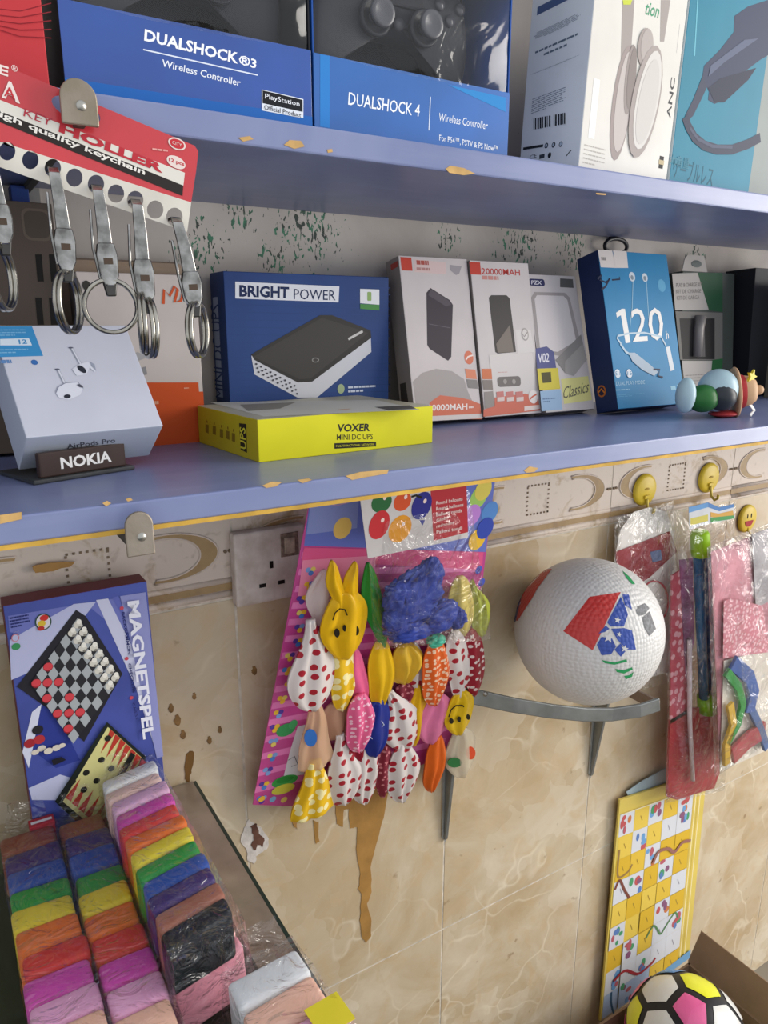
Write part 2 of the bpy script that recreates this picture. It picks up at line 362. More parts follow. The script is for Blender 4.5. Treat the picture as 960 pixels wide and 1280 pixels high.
def plaster_mat():
    m, nt, b = newmat('peeling_white_plaster'); v = geo_pos(nt)
    c = ramp(nt, noise_n(nt, v, 7, 7, .4), .35, .65, H('#b3aaa2'), H('#cfc7be'))
    # green paint showing where flakes came off, gathered in patches
    mask = None
    for (px, py, rad) in ((385, 285, .075), (345, 325, .04), (650, 300, .07), (715, 305, .06), (560, 300, .035), (250, 310, .05), (300, 270, .03), (870, 320, .05)):
        p = onY(px, py, 0); d = nd(nt, 'ShaderNodeVectorMath', operation='DISTANCE'); d.inputs[1].default_value = p; nt.links.new(v, d.inputs[0])
        g = ramp(nt, d.outputs['Value'], rad*.25/1.0, rad, (1,1,1,1), (0,0,0,1)); mask = g if mask is None else math_n(nt, 'MAXIMUM', mask, g)
    mp = nd(nt, 'ShaderNodeMapping'); mp.inputs['Rotation'].default_value = (0, .6, 0); mp.inputs['Scale'].default_value = (260, 260, 120); nt.links.new(v, mp.inputs[0])
    fl = noise_n(nt, mp.outputs[0], 1.0, 3, .6)
    thr = math_n(nt, 'SUBTRACT', .77, math_n(nt, 'MULTIPLY', mask, .22))
    spk = math_n(nt, 'GREATER_THAN', fl, thr)
    gc = mixrgb(nt, ramp(nt, noise_n(nt, v, 60), .45, .55), H('#464f48'), H('#4a8266'))
    c = mixrgb(nt, spk, c, gc)
    nt.links.new(c, b.inputs['Base Color']); b.inputs['Roughness'].default_value = .8
    bp = nd(nt, 'ShaderNodeBump'); bp.inputs['Strength'].default_value = .35; bp.inputs['Distance'].default_value = .002
    nt.links.new(math_n(nt, 'SUBTRACT', noise_n(nt, v, 40, 6), spk), bp.inputs['Height']); nt.links.new(bp.outputs['Normal'], b.inputs['Normal'])
    return m
TILE = tile_mat(); PLASTER = plaster_mat(); BORDER = border_mat('whitewashed_border_tile', '#d3c4b6', '#a9906c', .36, .46)
TANMAT = border_mat('bare_tan_border', '#b39668', '#8d7048', .3, .7); GROUT = M('#d6cdbd', .9, 0, .15, 60)
DARKDOT = M('#85735f', .8, 0, .2, 90)
floor = tag(mk('floor', MB().box(-1.6, 3.4, -2.6, .1, -.05, 0), M('#8d8578', .6, 0, .15, 4)), kind='structure')
wall = tag(mk('wall_back', MB().box(-1.6, 3.4, .0006, .1, 0, 2.6), GROUT), kind='structure')
mk('plaster', MB().box(-1.6, 3.4, 0, .0006, 1.362, 2.6), PLASTER, wall)
TP = .3048; TX = .267
base = None
for i in range(-6, 10):
    for z0, z1 in ((.590, 1.197), (-.018, .587)):
        x0 = TX+i*TP
        mb = MB().box(.0014, TP-.0014, 0, .0006, max(z0, .001)-z0, z1-z0)
        mk('tile', mb, TILE, wall, bevel=.0003, origin=(x0, 0, z0))
# border course: plate, double moulding, crescents and dotted squares
def border(i):
    x0 = TX+i*TP; o = mk('border_tile', MB().box(.001, TP-.001, 0, .0006, 0, .162), BORDER, wall, bevel=.0003, origin=(x0, 0, 1.199))
    mb = MB()
    for z, r in ((.006, .0045), (.022, .0035)): mb.tube([(.001, .001, z), (TP-.001, .001, z)], r, 8)
    mk('moulding', mb, BORDER, o, smooth=True)
    mk('groove_band', MB().box(.001, TP-.001, -.0006, .001, .0105, .0185), TANMAT, o)
    for side in (0, 1):
        mb = MB(); n = 24; cx = (.075 if side == 0 else TP-.075); sg = -1 if side == 0 else 1; out = []; inn = []
        for k in range(n+1):
            a = -math.pi/2*1.15 + math.pi*1.15*k/n
            out.append((cx+sg*.058*math.cos(a), .058+.027*math.sin(a))); inn.append((cx+sg*.04*math.cos(a)-sg*.002, .058+.0225*math.sin(a)))
        for k in range(n):
            q = [out[k], out[k+1], inn[k+1], inn[k]]; mb.add([(x, -.0012, z) for x, z in q], [(0,1,2,3)])
        mk('crescent', mb, TANMAT, o)
        mb = MB()
        for pts in (out, inn): mb.tube([(x, -.0006, z) for x, z in pts], .0012, 6)
        mk('crescent_rim', mb, BORDER, o, smooth=True)
    mb = MB()
    for k in range(7):
        for e in (-.02, .02):
            mb.box(TP/2+e-.0012, TP/2+e+.0012, -.0008, .001, .036+k*.0065, .0385+k*.0065)
            mb.box(TP/2-.02+k*.0065, TP/2-.0176+k*.0065, -.0008, .001, .058+e*1.05-.0012, .058+e*1.05+.0012)
    mk('dotted_square', mb, DARKDOT, o)
    mb = MB()
    for x, z in ((.004,.056),(.009,.056),(TP-.004,.056),(TP-.009,.056)): mb.lathe([(0,-.0002),(.002,-.0002),(.002,.002),(0,.002)], (0,1,0), (x,-.002,z), 8)
    mk('joint_dots', mb, DARKDOT, o)
for i in range(-3, 7): border(i)
# dried glue runs and a broken-paint hole on the tiles
GLUE = M('#a97f45', .35, 0, .12, 30, .15, 60)
def blot(name, pts, mat, Y=-.0008, th=.0012, par=None):
    rj = random.Random(len(pts)); q = []
    for i, p in enumerate(pts):
        n_ = pts[(i+1) % len(pts)]
        for k in range(4): q.append((p[0]+(n_[0]-p[0])*k/4+rj.uniform(-.9,.9), p[1]+(n_[1]-p[1])*k/4+rj.uniform(-.9,.9)))
    pts = q; a = [onY(x, y, Y) for x, y in pts]; return mk(name, MB().prism(a, (0, th, 0)), mat, par or wall, world=True)
blot('glue_run', [(412,985),(420,1006),(421,1030),(428,1034),(430,1012),(436,1012),(438,1036),(446,1034),(446,1060),(450,1092),(448,1112),(452,1118),(450,1150),(452,1172),(458,1178),(464,1170),(464,1146),(459,1130),(465,1114),(463,1085),(472,1050),(480,1022),(486,985)], GLUE)
blot('glue_run', [(365,1020),(372,1022),(371,1036),(366,1032)], GLUE); blot('glue_run', [(392,1026),(398,1028),(399,1052),(394,1055)], GLUE)
blot('glue_run', [(232,945),(238,938),(243,940),(240,962),(236,978),(231,974)], M('#7b5a30', .4, 0, .1))
for bx, by, s_ in ((222,900,5),(229,918,4),(262,925,3.5),(275,912,3),(214,885,4),(243,870,3),(318,838,4)): blot('brown_stain', [(bx-s_,by),(bx-s_*.2,by-s_*1.4),(bx+s_,by-s_*.3),(bx+s_*.4,by+s_*1.5),(bx-s_*.5,by+s_)], M('#8a6a42', .45, 0, .2, 60))
blot('broken_plaster', [(305,1035),(311,1024),(318,1030),(328,1036),(336,1048),(334,1062),(322,1068),(318,1080),(310,1076),(308,1060),(300,1052)], M('#d9d2cb', .8, 0, .12, 80, .4, 90))
blot('chipped_hole', [(313,1033),(321,1030),(324,1042),(331,1048),(329,1058),(322,1056),(319,1064),(314,1056),(318,1048)], M('#6b4a3e', .8, 0, .2, 80), Y=-.0015)
blot('bare_wood_smear', [(40,708),(62,703),(94,702),(88,708),(66,714),(44,716)], GLUE, Y=-.0065)
# ================================================================== SHELVES
def shelf_paint(name, base, dark):
    m, nt, b = newmat(name); v = geo_pos(nt)
    c = ramp(nt, noise_n(nt, v, 6, 6, .8), .35, .65, H(dark), H(base))
    mp = nd(nt, 'ShaderNodeMapping'); mp.inputs['Scale'].default_value = (4, 60, 60); nt.links.new(v, mp.inputs[0])
    n2 = noise_n(nt, mp.outputs[0], 1.0, 5); c = mixrgb(nt, math_n(nt, 'MULTIPLY', ramp(nt, n2, .52, .75), .25), c, H('#9aa0bf'))
    nt.links.new(c, b.inputs['Base Color']); b.inputs['Roughness'].default_value = .33
    bp = nd(nt, 'ShaderNodeBump'); bp.inputs['Strength'].default_value = .15; bp.inputs['Distance'].default_value = .002; nt.links.new(n2, bp.inputs['Height']); nt.links.new(bp.outputs['Normal'], b.inputs['Normal'])
    return m
BLUE = shelf_paint('blue_gloss_paint', '#8089ae', '#69749e'); BARE = M('#cda66a', .7, 0, .12, 60, .2, 80)
def shelf(label, Yf, z0, z1, chips, strip):
    t = thing('wall_shelf', label, 'shelf', (0, 0, z0))
    mk('board', MB().box(-1.2, 3.0, Yf, -.0005, 0, z1-z0), BLUE, t, bevel=.0015)
    if strip: mk('raw_edge', MB().box(-1.19, 2.99, Yf-.0008, Yf+.004, -.0026, .0004), M('#d0a548', .6, 0, .15, 40), t)
    for pts in chips:
        a = [onY(x, y, Yf-.0004) for x, y in pts]; mk('paint_chip', MB().prism(a, (0, .0006, 0)), BARE, t, world=True)
    return t
ZL = 1.3897; ZUP = 1.635; YL = -.285; YUF = -.25
shelf('upper blue painted shelf carrying the game controller boxes', YUF, 1.6165, ZUP,
      [[(355,181),(362,175),(376,176),(381,183),(368,186)], [(409,187),(415,186),(416,190),(410,191)], [(557,211),(563,207),(580,210),(594,217),(580,219),(562,216)], [(298,172),(312,170),(317,174),(304,177)], [(745,241),(758,242),(757,244),(746,243)]], False)
shelf('lower blue painted shelf carrying the stood-up gadget boxes', YL, 1.3722, ZL,
      [[(328,607),(340,602),(352,603),(345,608),(333,610)], [(372,600),(386,598),(390,600),(378,604)], [(432,595),(450,590),(486,587),(484,592),(460,596),(440,600)], [(655,588),(662,583),(673,585),(668,590),(658,591)], [(128,629),(134,626),(139,629),(133,633)], [(157,624),(163,622),(166,625),(160,627)], [(0,644),(27,640),(27,649),(0,655)]], True)
shelf('topmost blue painted shelf just above the picture', -.25, 1.93, 1.95, [], False)  # extra shelf out of view, put in to shade the upper shelf and wall
# brackets with an upturned rounded tab at the front
STEEL = M('#a9a7a0', .35, .85, .12, 40, .15, 60); RUSTY = M('#9c9184', .45, .7, .2, 45, .2, 70, hex2='#857a68')
def bracket(label, x, Yf, zt, zlow, ztab, wd=.0175):
    t = thing('shelf_bracket', label, 'bracket', (x, 0, zt))
    mk('arm', MB().box(-.003, .003, Yf+.003, 0, zlow-zt, -.0004), M('#4a4742', .6, .5, .1), t)
    hw = wd/2; pts = [(-hw, Yf, zlow-zt), (hw, Yf, zlow-zt)] + [(hw*math.cos(a), Yf, ztab-zt-hw+hw*math.sin(a)) for a in [math.pi*k/12 for k in range(13)]]
    mk('end_tab', MB().prism(pts, (0, .003, 0)), [RUSTY], t, bevel=.0008)
    mk('rivet', MB().lathe([(0,.0012),(.0025,.0008),(.003,0)], (0,-1,0), (0.001, Yf, (zlow+ztab)/2-zt-.002), 12), STEEL, t, smooth=True)
    mk('wall_plate', MB().box(-.011, .011, -.003, 0, zlow-zt-.03, -.0004), STEEL, t)
bracket('steel bracket tab poking from under the lower shelf edge', .1025, -.297, 1.3720, 1.3565, 1.3855)
bracket('steel bracket tab holding the red key ring card', .0955, -.268, 1.6165, 1.612, 1.6365, .0205)
# socket
t = thing('wall_socket', 'dirty white three-pin wall socket beside the balloon card', 'socket', (.306, 0, 1.234))
mk('socket_plate', MB().box(-.043, .043, -.016, -.0005, -.043, .043), M('#ddd3cb', .5, 0, .12, 45, .15, 60, hex2='#b9a99d'), t, bevel=.003)
for x, z, a, b in ((-.0, .0015, .0022, .0042), (-.0115, -.0215, .004, .0022), (.0115, -.0215, .004, .0022)): mk('pin_hole', MB().box(x-a, x+a, -.0165, -.0155, z-b, z+b), P('#17120f'), t)
mk('switch_surround', MB().box(.012, .034, -.0172, -.0158, .008, .036), M('#8d7a6c', .7, 0, .3, 120, .5, 120), t, bevel=.001)
mk('switch', MB().box(.016, .029, -.0195, -.017, .012, .031), M('#b9a895', .5, 0, .25, 120), t, bevel=.001)
# ================================================================== GLASS COUNTER
t = thing('display_counter', 'glass-topped counter under the clay packs', 'counter', (.2, 0, 0))
def glass_mat():
    m, nt, b = newmat('counter_glass'); nt.nodes.clear(); out = nd(nt, 'ShaderNodeOutputMaterial');     tr = nd(nt, 'ShaderNodeBsdfTransparent'); tr.inputs[0].default_value = H('#d8e6de'); gl = nd(nt, 'ShaderNodeBsdfGlossy'); gl.inputs['Roughness'].default_value = .04
    fr = nd(nt, 'ShaderNodeLayerWeight'); pw = math_n(nt, 'ADD', math_n(nt, 'MULTIPLY', math_n(nt, 'POWER', fr.outputs['Facing'], 4.0), .6), .04); mx = nd(nt, 'ShaderNodeMixShader'); nt.links.new(pw, mx.inputs[0]); nt.links.new(tr.outputs[0], mx.inputs[1]); nt.links.new(gl.outputs[0], mx.inputs[2]); nt.links.new(mx.outputs[0], out.inputs[0]); return m
GLASS = glass_mat(); GEDGE = M('#2f3d35', .15, 0, .05)
ZG = .985
mk('glass_top', MB().box(-.9, .003, -.8, -.004, ZG-.008, ZG), GLASS, t)
mk('glass_edge', MB().prism([(.003,-.8,ZG-.008),(.003,-.004,ZG-.008),(.003,-.004,ZG),(.003,-.8,ZG)], (.0035,0,0)), GEDGE, t)
mk('wooden_rail', MB().box(-.03, .001, -.8, -.004, ZG-.034, ZG-.0085), M('#a89c8c', .5, 0, .15, 30, .1, 60), t, bevel=.001)
mk('edge_trim', MB().box(-.03, .0025, -.8, -.004, ZG, ZG+.0008), M('#9b8d7c', .28, 0, .18, 22, .1, 60, coat=.4), t)  # opaque taupe strip paints in the brownish reflection on the glass top
mk('inner_shelf', MB().box(-.9, -.03, -.79, -.006, ZG-.05, ZG-.034), M('#5d564d', .7, 0, .1), t)
mk('side_panel', MB().box(-.012, -.004, -.79, -.006, .06, ZG-.034), M('#6e675c', .5, 0, .1), t)
mk('front_panel', MB().box(-.9, -.012, -.79, -.78, .06, ZG-.05), M('#6e675c', .5, 0, .1), t)
mk('plinth', MB().box(-.9, -.004, -.79, -.006, 0, .06), M('#4b443b', .6, 0, .1), t)
# ================================================================== UPPER SHELF GOODS
def game_controller(label, mw, body, accent, ps4):
    t = thing('game_controller', label, 'controller', mw)
    half = [(0,.03),(.022,.031),(.036,.038),(.052,.04),(.066,.032),(.075,.012),(.079,-.015),(.078,-.042),(.07,-.057),(.06,-.056),(.05,-.04),(.04,-.02),(.028,-.0145),(0,-.0145)]
    outl = half + [(-x, z) for x, z in reversed(half[1:-1])]
    k = len(outl); mb = MB(); rings = []
    for y, ins in ((-.019,.012),(-.016,.005),(-.006,0),(.008,0),(.017,.005),(.02,.012)):
        r = []
        for i, (x, z) in enumerate(outl):
            a = Vector(outl[i-1]); b = Vector(outl[(i+1) % k]); tt = (b-a).normalized(); n = Vector((-tt.y, tt.x))
            drop = .012*max(0, -z-.012)/.045
            r.append((x-n.x*ins*-1*-1, y+drop, z-n.y*ins*-1*-1))
        rings.append(r)
    vs = [p for r in rings for p in r]; fs = []
    for j in range(len(rings)-1):
        for i in range(k): fs.append((j*k+i, j*k+(i+1) % k, (j+1)*k+(i+1) % k, (j+1)*k+i))
    fs.append(tuple(range(k))); fs.append(tuple(range((len(rings)-1)*k, len(rings)*k))[::-1])
    mb.add(vs, fs); mk('shell', mb, body, t, smooth=True, subsurf=2)
    for sx in (-1, 1):
        x = sx*.0235; z = -.006
        mk('stick_well', MB().lathe([(.0,-.002),(.0135,-.002),(.0145,.003),(.0125,.005),(.011,.002),(0,.002)], (0,-1,0), (x,-.018,z), 24), body, t, smooth=True)
        mk('thumb_stick', MB().lathe([(.006,0),(.006,.009),(.0105,.010),(.0112,.0125),(.010,.0145),(.007,.0135),(0,.013)], (0,-1,0), (x,-.019,z), 24), accent, t, smooth=True)
        mk('shoulder_button', MB().ell((sx*.05,.004,.04), .015,.012,.006), accent, t, smooth=True)
    for a in range(4):
        c = math.cos(a*math.pi/2); s = math.sin(a*math.pi/2)
        mk('face_button', MB().lathe([(0,.004),(.004,.0035),(.0048,.002),(.0048,0)], (0,-1,0), (.051+.0105*c,-.0165,.0155+.0105*s), 16), accent, t, smooth=True)
        mk('direction_key', MB().box(-.051+.008*c-.0035,-.051+.008*c+.0035,-.0195,-.016,.0155+.008*s-.0035,.0155+.008*s+.0035), accent, t, bevel=.001)
    mk('touch_pad', MB().box(-.024,.024,-.0195,-.015,.006,.03), M('#2c2c30', .3), t, bevel=.002)
    mk('home_button', MB().lathe([(0,.003),(.0045,.002),(.005,0)], (0,-1,0), (0,-.0175,-.0065), 16), accent, t, smooth=True)
    return t
CBLK = M('#34353a', .33, 0, .05, 60, .08, 200); CACC = M('#4a4a50', .25, 0, .05)
def controller_box(label, x0, x1, Yf, d, h, bandh, blue, side, ctl, art_fn):
    t = thing('controller_box', label, 'box', (x0, Yf, ZUP)); w = x1-x0; th = .0012
    bl = M(blue, .3, 0, .08, 12, coat=.3); sd = M(side, .35, 0, .05); inn = M('#1a1d26', .5, 0, .05)
    mk('front_band', MB().box(0, w, 0, th, 0, bandh), bl, t, bevel=.0003)
    mk('side_panel', MB().box(0, th, th, d, 0, h), sd, t); mk('side_panel', MB().box(w-th, w, th, d, 0, h), sd, t)
    mk('back_panel', MB().box(th, w-th, d-th, d, 0, h), inn, t); mk('bottom_panel', MB().box(th, w-th, th, d-th, 0, th), sd, t)
    mk('top_panel', MB().box(0, w, 0, d, h, h+th), bl, t)
    mk('header_band', MB().box(th, w-th, 0, th, h-.03, h), bl, t)
    mb = MB(); nx, nz = 14, 8
    for i in range(nx+1):
        for j in range(nz+1):
            u = i/nx; v = j/nz; bul = .010*math.sin(math.pi*u)**.5*math.sin(math.pi*v)**.5
            mb.v.append(Vector((th+(w-2*th)*u, th+.001-bul, bandh-.006+(h-.03-bandh+.01)*v)))
    for i in range(nx):
        for j in range(nz): mb.f.append((i*(nz+1)+j,(i+1)*(nz+1)+j,(i+1)*(nz+1)+j+1,i*(nz+1)+j+1)); mb.m.append(0)
    mk('clear_window', mb, film('blister_window', .05, .1, 14, .3, edge=.3), t, smooth=True)
    A = Art(Vector((x0, Yf, ZUP)), (1,0,0), (0,0,1), (0,-1,0)); art_fn(A); A.build(t)
    return t
def a3(A):
    A.R(0,0,.1735,.009,'#2a86c4'); A.R(0,.009,.1735,.016,'#2566b4')
    A.tq('DUALSHOCK', (180,51), (297,80), (181,36), '#f4f6fa', bold=.03)
    A.tq('®3', (298,80), (320,86), (299,68), '#f4f6fa', bold=.02)
    A.l([(179,62),(322,94)], 1.6, '#dfe6f2'); A.tq('Wireless Controller', (202,83), (300,108), (203,74), '#eef2f8', bold=.01)
    A.q([(327,112),(379,124),(379,148),(327,138)],'#e9edf2'); A.q([(328,113),(378,125),(378,140),(328,129)],'#15171c')
    A.tq('PlayStation', (331,125), (374,135), (331,117), '#f4f6fa'); A.tq('Official Product', (330,137), (376,147), (330,131), '#25282e')
controller_box('dark blue game controller box with slanted band, next to the red box', .099, .2725, -.212, .068, .165, .0605, '#294f9c', '#17191f', None, a3)  # near-black sides paint in the shadowed gap beside the red box
def a4(A):
    A.q([(400,68),(412,70),(412,160),(400,158)],'#2f7fc8'); A.q([(560,106),(632,122),(632,140),(585,118)],'#2c86c9')
    A.tq('DUALSHOCK 4', (435,131), (524,146), (436,115), '#f2f5fa', bold=.006)
    A.l([(538,121),(536,163)], 1.3, '#dfe6f2'); A.tq('Wireless Controller', (548,151), (609,162), (549,141), '#eef2f8')
    A.tq('For PS4™, PSTV & PS Now™', (549,177), (622,191), (549,168), '#eef2f8', bold=.008)
controller_box('bright blue game controller box beside the white headphone box', .2745, .464, -.212, .072, .165, .0595, '#2864ae', '#24509a', None, a4)
game_controller('black game controller inside the dark blue slanted-band box', Matrix.Translation((.19, -.165, 1.742)), CBLK, CACC, False)
game_controller('black game controller inside the bright blue box', Matrix.Translation((.366, -.168, 1.7435)), CBLK, CACC, True)
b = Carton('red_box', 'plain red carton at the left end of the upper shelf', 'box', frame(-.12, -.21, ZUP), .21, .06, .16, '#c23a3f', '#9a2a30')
A = b.art(); 
for k in range(5): A.l([(0-30, 8+k*9-k*k),(25,14+k*8),(64,4+k*11)], 1.0, '#8a1f29')
A.build(b.c)
# headphone boxes
b = Carton('headphone_box', 'white headphone box with grey side panel of small print', 'box', frame(.541, -.222, ZUP, roll=3), .124, .083, .21, '#e0dcd4', '#e2e8ec', back='#d5d7d8')
A = b.art()
def earcup(cx, cy, rx, ry, rot, c1, c2):
    A.e((cx,cy), rx, ry, c1, rot=rot); A.e((cx+2,cy-2), rx*.8, ry*.88, c2, rot=rot)
A.q([(778,0),(793,0),(789,62),(781,110),(775,110)], '#a69c97'); A.q([(826,0),(838,0),(830,52),(825,52)], '#a69c97')
earcup(777, 130, 17, 66, -.04, '#a0938f', '#c3b9b4'); earcup(787,100,9,40,0,'#9b908c','#8d827e'); earcup(806, 60, 14, 22, 0, '#a59a95', '#b4aaa5')
earcup(806, 128, 25, 66, -.14, '#a89d98', '#d6d1cb'); A.e((808,128), 16, 50, '#cdc8c2', rot=-.14)
A.t('ANC', (833,147), (844,98), '#3b3b3e', rot=90, bold=.01); A.para((843,90),(852,10),1,'#8d8d90')
A.tq('tion', (806,18), (823,23), (808,2), '#4a9a72', bold=.01, shear=.2); A.q([(778,0),(790,0),(788,6),(779,6)], '#c9d24a')
A.r((735,172),(750,100),'#f1f0ec'); A.para((728,205),(762,186),5,'#b9b3ab',.3)
A.r((823,210),(830,196),'#2a2a2c'); A.r((823,205),(830,201),'#bfae8a'); A.build(b.c)
A = b.art('left')
A.r((672,9),(726,-8),'#4a5f88'); A.build(b.c, 'blue_label'); A = b.art('left'); A.para((666,52),(727,14),6,'#5f6f80',.35,3,True); A.build(b.c, 'small_print'); A = b.art('left'); A.para((665,64),(726,52),2,'#5f6f80',.35,4,True); A.build(b.c, 'small_print'); A = b.art('left'); A.para((662,95),(725,68),5,'#5f6f80',.35,5,True)
A.build(b.c, 'small_print'); A = b.art('left'); A.para((664,143),(709,107),8,'#5f6f80',.3,6)
A.build(b.c, 'small_print'); A = b.art('left'); rn = random.Random(3); x = 667
while x < 706:
    wd = rn.choice((1, 1.5, 2)); 
    if not 687 < x < 692: A.q([(x,162+(667-x)*.18),(x+wd,162+(667-x)*.18),(x+wd,148+(667-x)*.18),(x,148+(667-x)*.18)], '#22272e')
    x += wd+rn.choice((1, 1.4))
A.build(b.c, 'barcode'); A = b.art('left'); A.l([(654,186),(679,182)], 3, '#22272e'); A.build(b.c, 'black_bar'); A = b.art('left')
for x in (683, 692, 701): A.e((x,182-(x-683)*.1), 3.2, 3.2, '#22272e'); A.e((x,182-(x-683)*.1), 2, 2, '#aebdca')
A.t('CE', (662,199), (671,192), '#22272e'); A.r((674,199),(681,192),'#3c434c'); A.e((687,194),3,3.4,'#22272e'); A.l([(708,195),(712,190),(714,188)],1.4,'#22272e'); A.build(b.c)
b = Carton('headphone_box', 'teal headphone box with large dark headphone picture', 'box', frame(.6695, -.222, ZUP, roll=2.5), .134, .08, .21, '#1f7c95', '#cfd6d6')
A = b.art()
A.q([(960,0),(975,60),(950,75),(930,90),(905,125),(893,130),(885,125),(886,115),(878,95),(880,82),(900,62),(917,40),(918,20),(935,8)], '#3a4159')
A.q([(878,95),(884,108),(876,125),(866,145),(858,152),(856,145),(866,125)], '#3d4256'); A.q([(885,110),(893,128),(905,128),(935,100),(945,85),(900,98)], '#2a3044'); A.q([(888,82),(930,50),(948,48),(905,78),(885,96)], '#5a627a')
A.l([(856,146),(860,158),(868,172),(880,182),(896,187),(915,187),(935,180),(950,172)], 12, '#383d50'); A.l([(862,160),(872,174),(890,183),(915,184)], 4, '#50566a')
A.t('ケーブルレス', (840,222), (893,208), '#2c5f70'); A.para((838,208),(868,199),1,'#3f7f92'); A.t('大音量', (836,206), (862,198), '#4b8799')
A.l([(868,70),(872,0)], 2, '#6fb9c9'); A.build(b.c)
Carton('pale_box', 'narrow pale grey carton at the right end of the upper shelf', 'box', frame(.822, -.185, ZUP), .09, .17, .2, '#8d9491', '#d5d9d6')  # body extended out of view to keep light off the wall behind
# ================================================================== LOWER SHELF GOODS
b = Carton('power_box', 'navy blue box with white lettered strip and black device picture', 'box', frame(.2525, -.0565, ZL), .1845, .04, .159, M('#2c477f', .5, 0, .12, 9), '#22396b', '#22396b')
A = b.art()
for k in range(16): A.l([(284+k*.4,352+k*9.5),(488,360+k*8.6)], .8, '#2a447a')
A.q([(294,373),(294,352),(424,358),(423,378)], '#dfe0e6')
A.tq('BRIGHT', (299,371), (361,373), (299,356), '#1d2c52', bold=.035); A.tq('POWER', (367,374), (419,375.5), (367,361), '#1d2c52')
A.q([(450,363),(450,361),(474,362),(474,381),(450,379)], '#e2e4e6'); A.q([(450,380),(474,381),(474,388),(450,386)], '#4c8a4a'); A.rr((459,376),(464,365),.001,'#8fae6a')
A.q([(314,445),(400,395),(463,415),(464,440),(396,497),(372,497),(318,468)], '#c9cad0')
A.q([(314,443),(352,421),(400,394),(415,394),(463,413),(464,422),(390,477),(372,478),(318,450)], '#3a3836')
A.q([(316,446),(402,397),(460,416),(388,473),(374,474)], '#45423f')
for k in range(9):
    for j in range(3): A.e((320+k*6+j*1.5, 455+k*3.4+j*5), 1.5, 1.2, '#4b4a50')
A.e((394,450),5,3,'#8d8a86'); A.e((394,450),3.5,2,'#45423f'); A.l([(435,424),(453,414)],3,'#c4c2be')
A.e((426,486),5,6,'#9fb08a'); A.para((435,492),(476,480),2,'#c7cedd',.5); A.build(b.c)
A = b.art('left'); A.q([(266,372),(272,371),(279,497),(272,497)], '#8f9bb5'); A.t('MINI DC UPS', (270,497), (275,380), '#22396b', rot=90); A.build(b.c)
# yellow flat box
YM = frame(.2235, -.199, ZL, yaw=3.6)
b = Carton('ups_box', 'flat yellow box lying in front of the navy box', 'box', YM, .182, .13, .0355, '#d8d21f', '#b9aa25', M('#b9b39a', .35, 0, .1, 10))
A = b.art()
A.R(0,.0352,.182,.0355,'#8f8a70')
A.tq('VOXER', (421,540), (462,539), (422,530), '#2c2a22', bold=.03); A.tq('MINI DC UPS', (421,550), (466,549), (421,543), '#35321f', bold=.005)
A.q([(418,561),(418,554),(470,552),(470,558)], '#25231c'); A.tq('MULTIFUNCTIONAL NETWORK', (420,559), (468,556.5), (420,556.3), '#cfc93a'); A.build(b.c)
A = b.art('left')
A.q([(299,529),(308,530),(309,566),(301,562)], '#25231c'); A.t('UPS', (301,560), (307,535), '#d8cf3a', rot=90, bold=.02)
for x, y in ((259,530),(268,532),(277,536),(285,538),(292,541)): A.q([(x-2,y),(x+2,y+1),(x+2,y+12),(x-2,y+10)], '#7d6a1c'); A.e((x,y-3),1.6,2,'#7d5a1c')
A.build(b.c)
A = b.art('top'); A.q([(262,503),(470,500),(525,512),(330,521)], '#c9c7bd'); A.q([(300,506),(370,503),(350,511),(310,514)], '#8a8578'); A.q([(468,509),(512,507),(520,511),(485,513)], '#55524b'); A.e((430,512),10,2.2,'#c98a4a'); A.build(b.c)
# white power-bank boxes
G3 = 'white boxes leaning in a row on the lower shelf'
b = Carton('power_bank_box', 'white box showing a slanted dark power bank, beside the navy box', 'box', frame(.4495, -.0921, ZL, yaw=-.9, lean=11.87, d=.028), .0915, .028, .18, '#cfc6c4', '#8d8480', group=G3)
A = b.art()
A.r((502,338),(514,322),'#c4493a'); A.q([(518,340),(518,324),(557,328),(558,343)], '#dcc3be'); A.para((521,333),(553,327),1,'#b0584e',.7); A.para((521,340),(556,334),1,'#b98a84')
A.q([(562,331),(577,333),(574,342),(570,344),(563,338)], '#a39da0')
A.q([(533,366),(538,360),(562,375),(566,381),(564,446),(560,451),(537,436),(534,431)], '#453f44'); A.q([(538,361),(561,376),(564,381),(557,383),(535,369)], '#5b5459'); A.l([(536,405),(563,410)], 1, '#645d62')
A.q([(516,477),(528,466),(545,461),(565,464),(580,474),(585,490),(600,522),(522,524)], '#aaa29f')
A.e((586,447),7,8.5,'#d47a5f'); A.l([(582,450),(585,446),(591,444)],2,'#f0dcd4'); A.q([(581,461),(594,462),(596,474),(583,473)], '#d98a6c'); A.q([(583,474),(596,475),(598,486),(585,485)], '#8b8683')
A.q([(533,524),(537,503),(550,494),(575,497),(588,500),(600,505),(602,524)], '#d2755c')
A.tq('20000MAH', (534,514), (584,512), (534,506), '#f2e6e0', bold=.02); A.para((586,512),(599,506),1,'#f0d9cf'); A.q([(522,527),(522,521),(603,517),(603,523)], '#d5ccc8'); A.build(b.c)
A = b.art('left'); A.r((489,338),(497,326),'#a8443a'); A.build(b.c, 'red_label'); A = b.art('left'); A.q([(500,480),(507,478),(512,512),(502,510)],'#3a3532'); A.build(b.c)
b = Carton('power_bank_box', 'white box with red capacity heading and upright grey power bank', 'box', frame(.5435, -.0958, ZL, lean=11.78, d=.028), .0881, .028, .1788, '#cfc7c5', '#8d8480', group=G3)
A = b.art()
A.r((588,343),(600,328),'#c4473a'); A.tq('20000MAH', (602,343), (650,344.5), (601.5,335), '#bb3f39', bold=.01); A.para((603,351),(647,347),1,'#c88a82',.8)
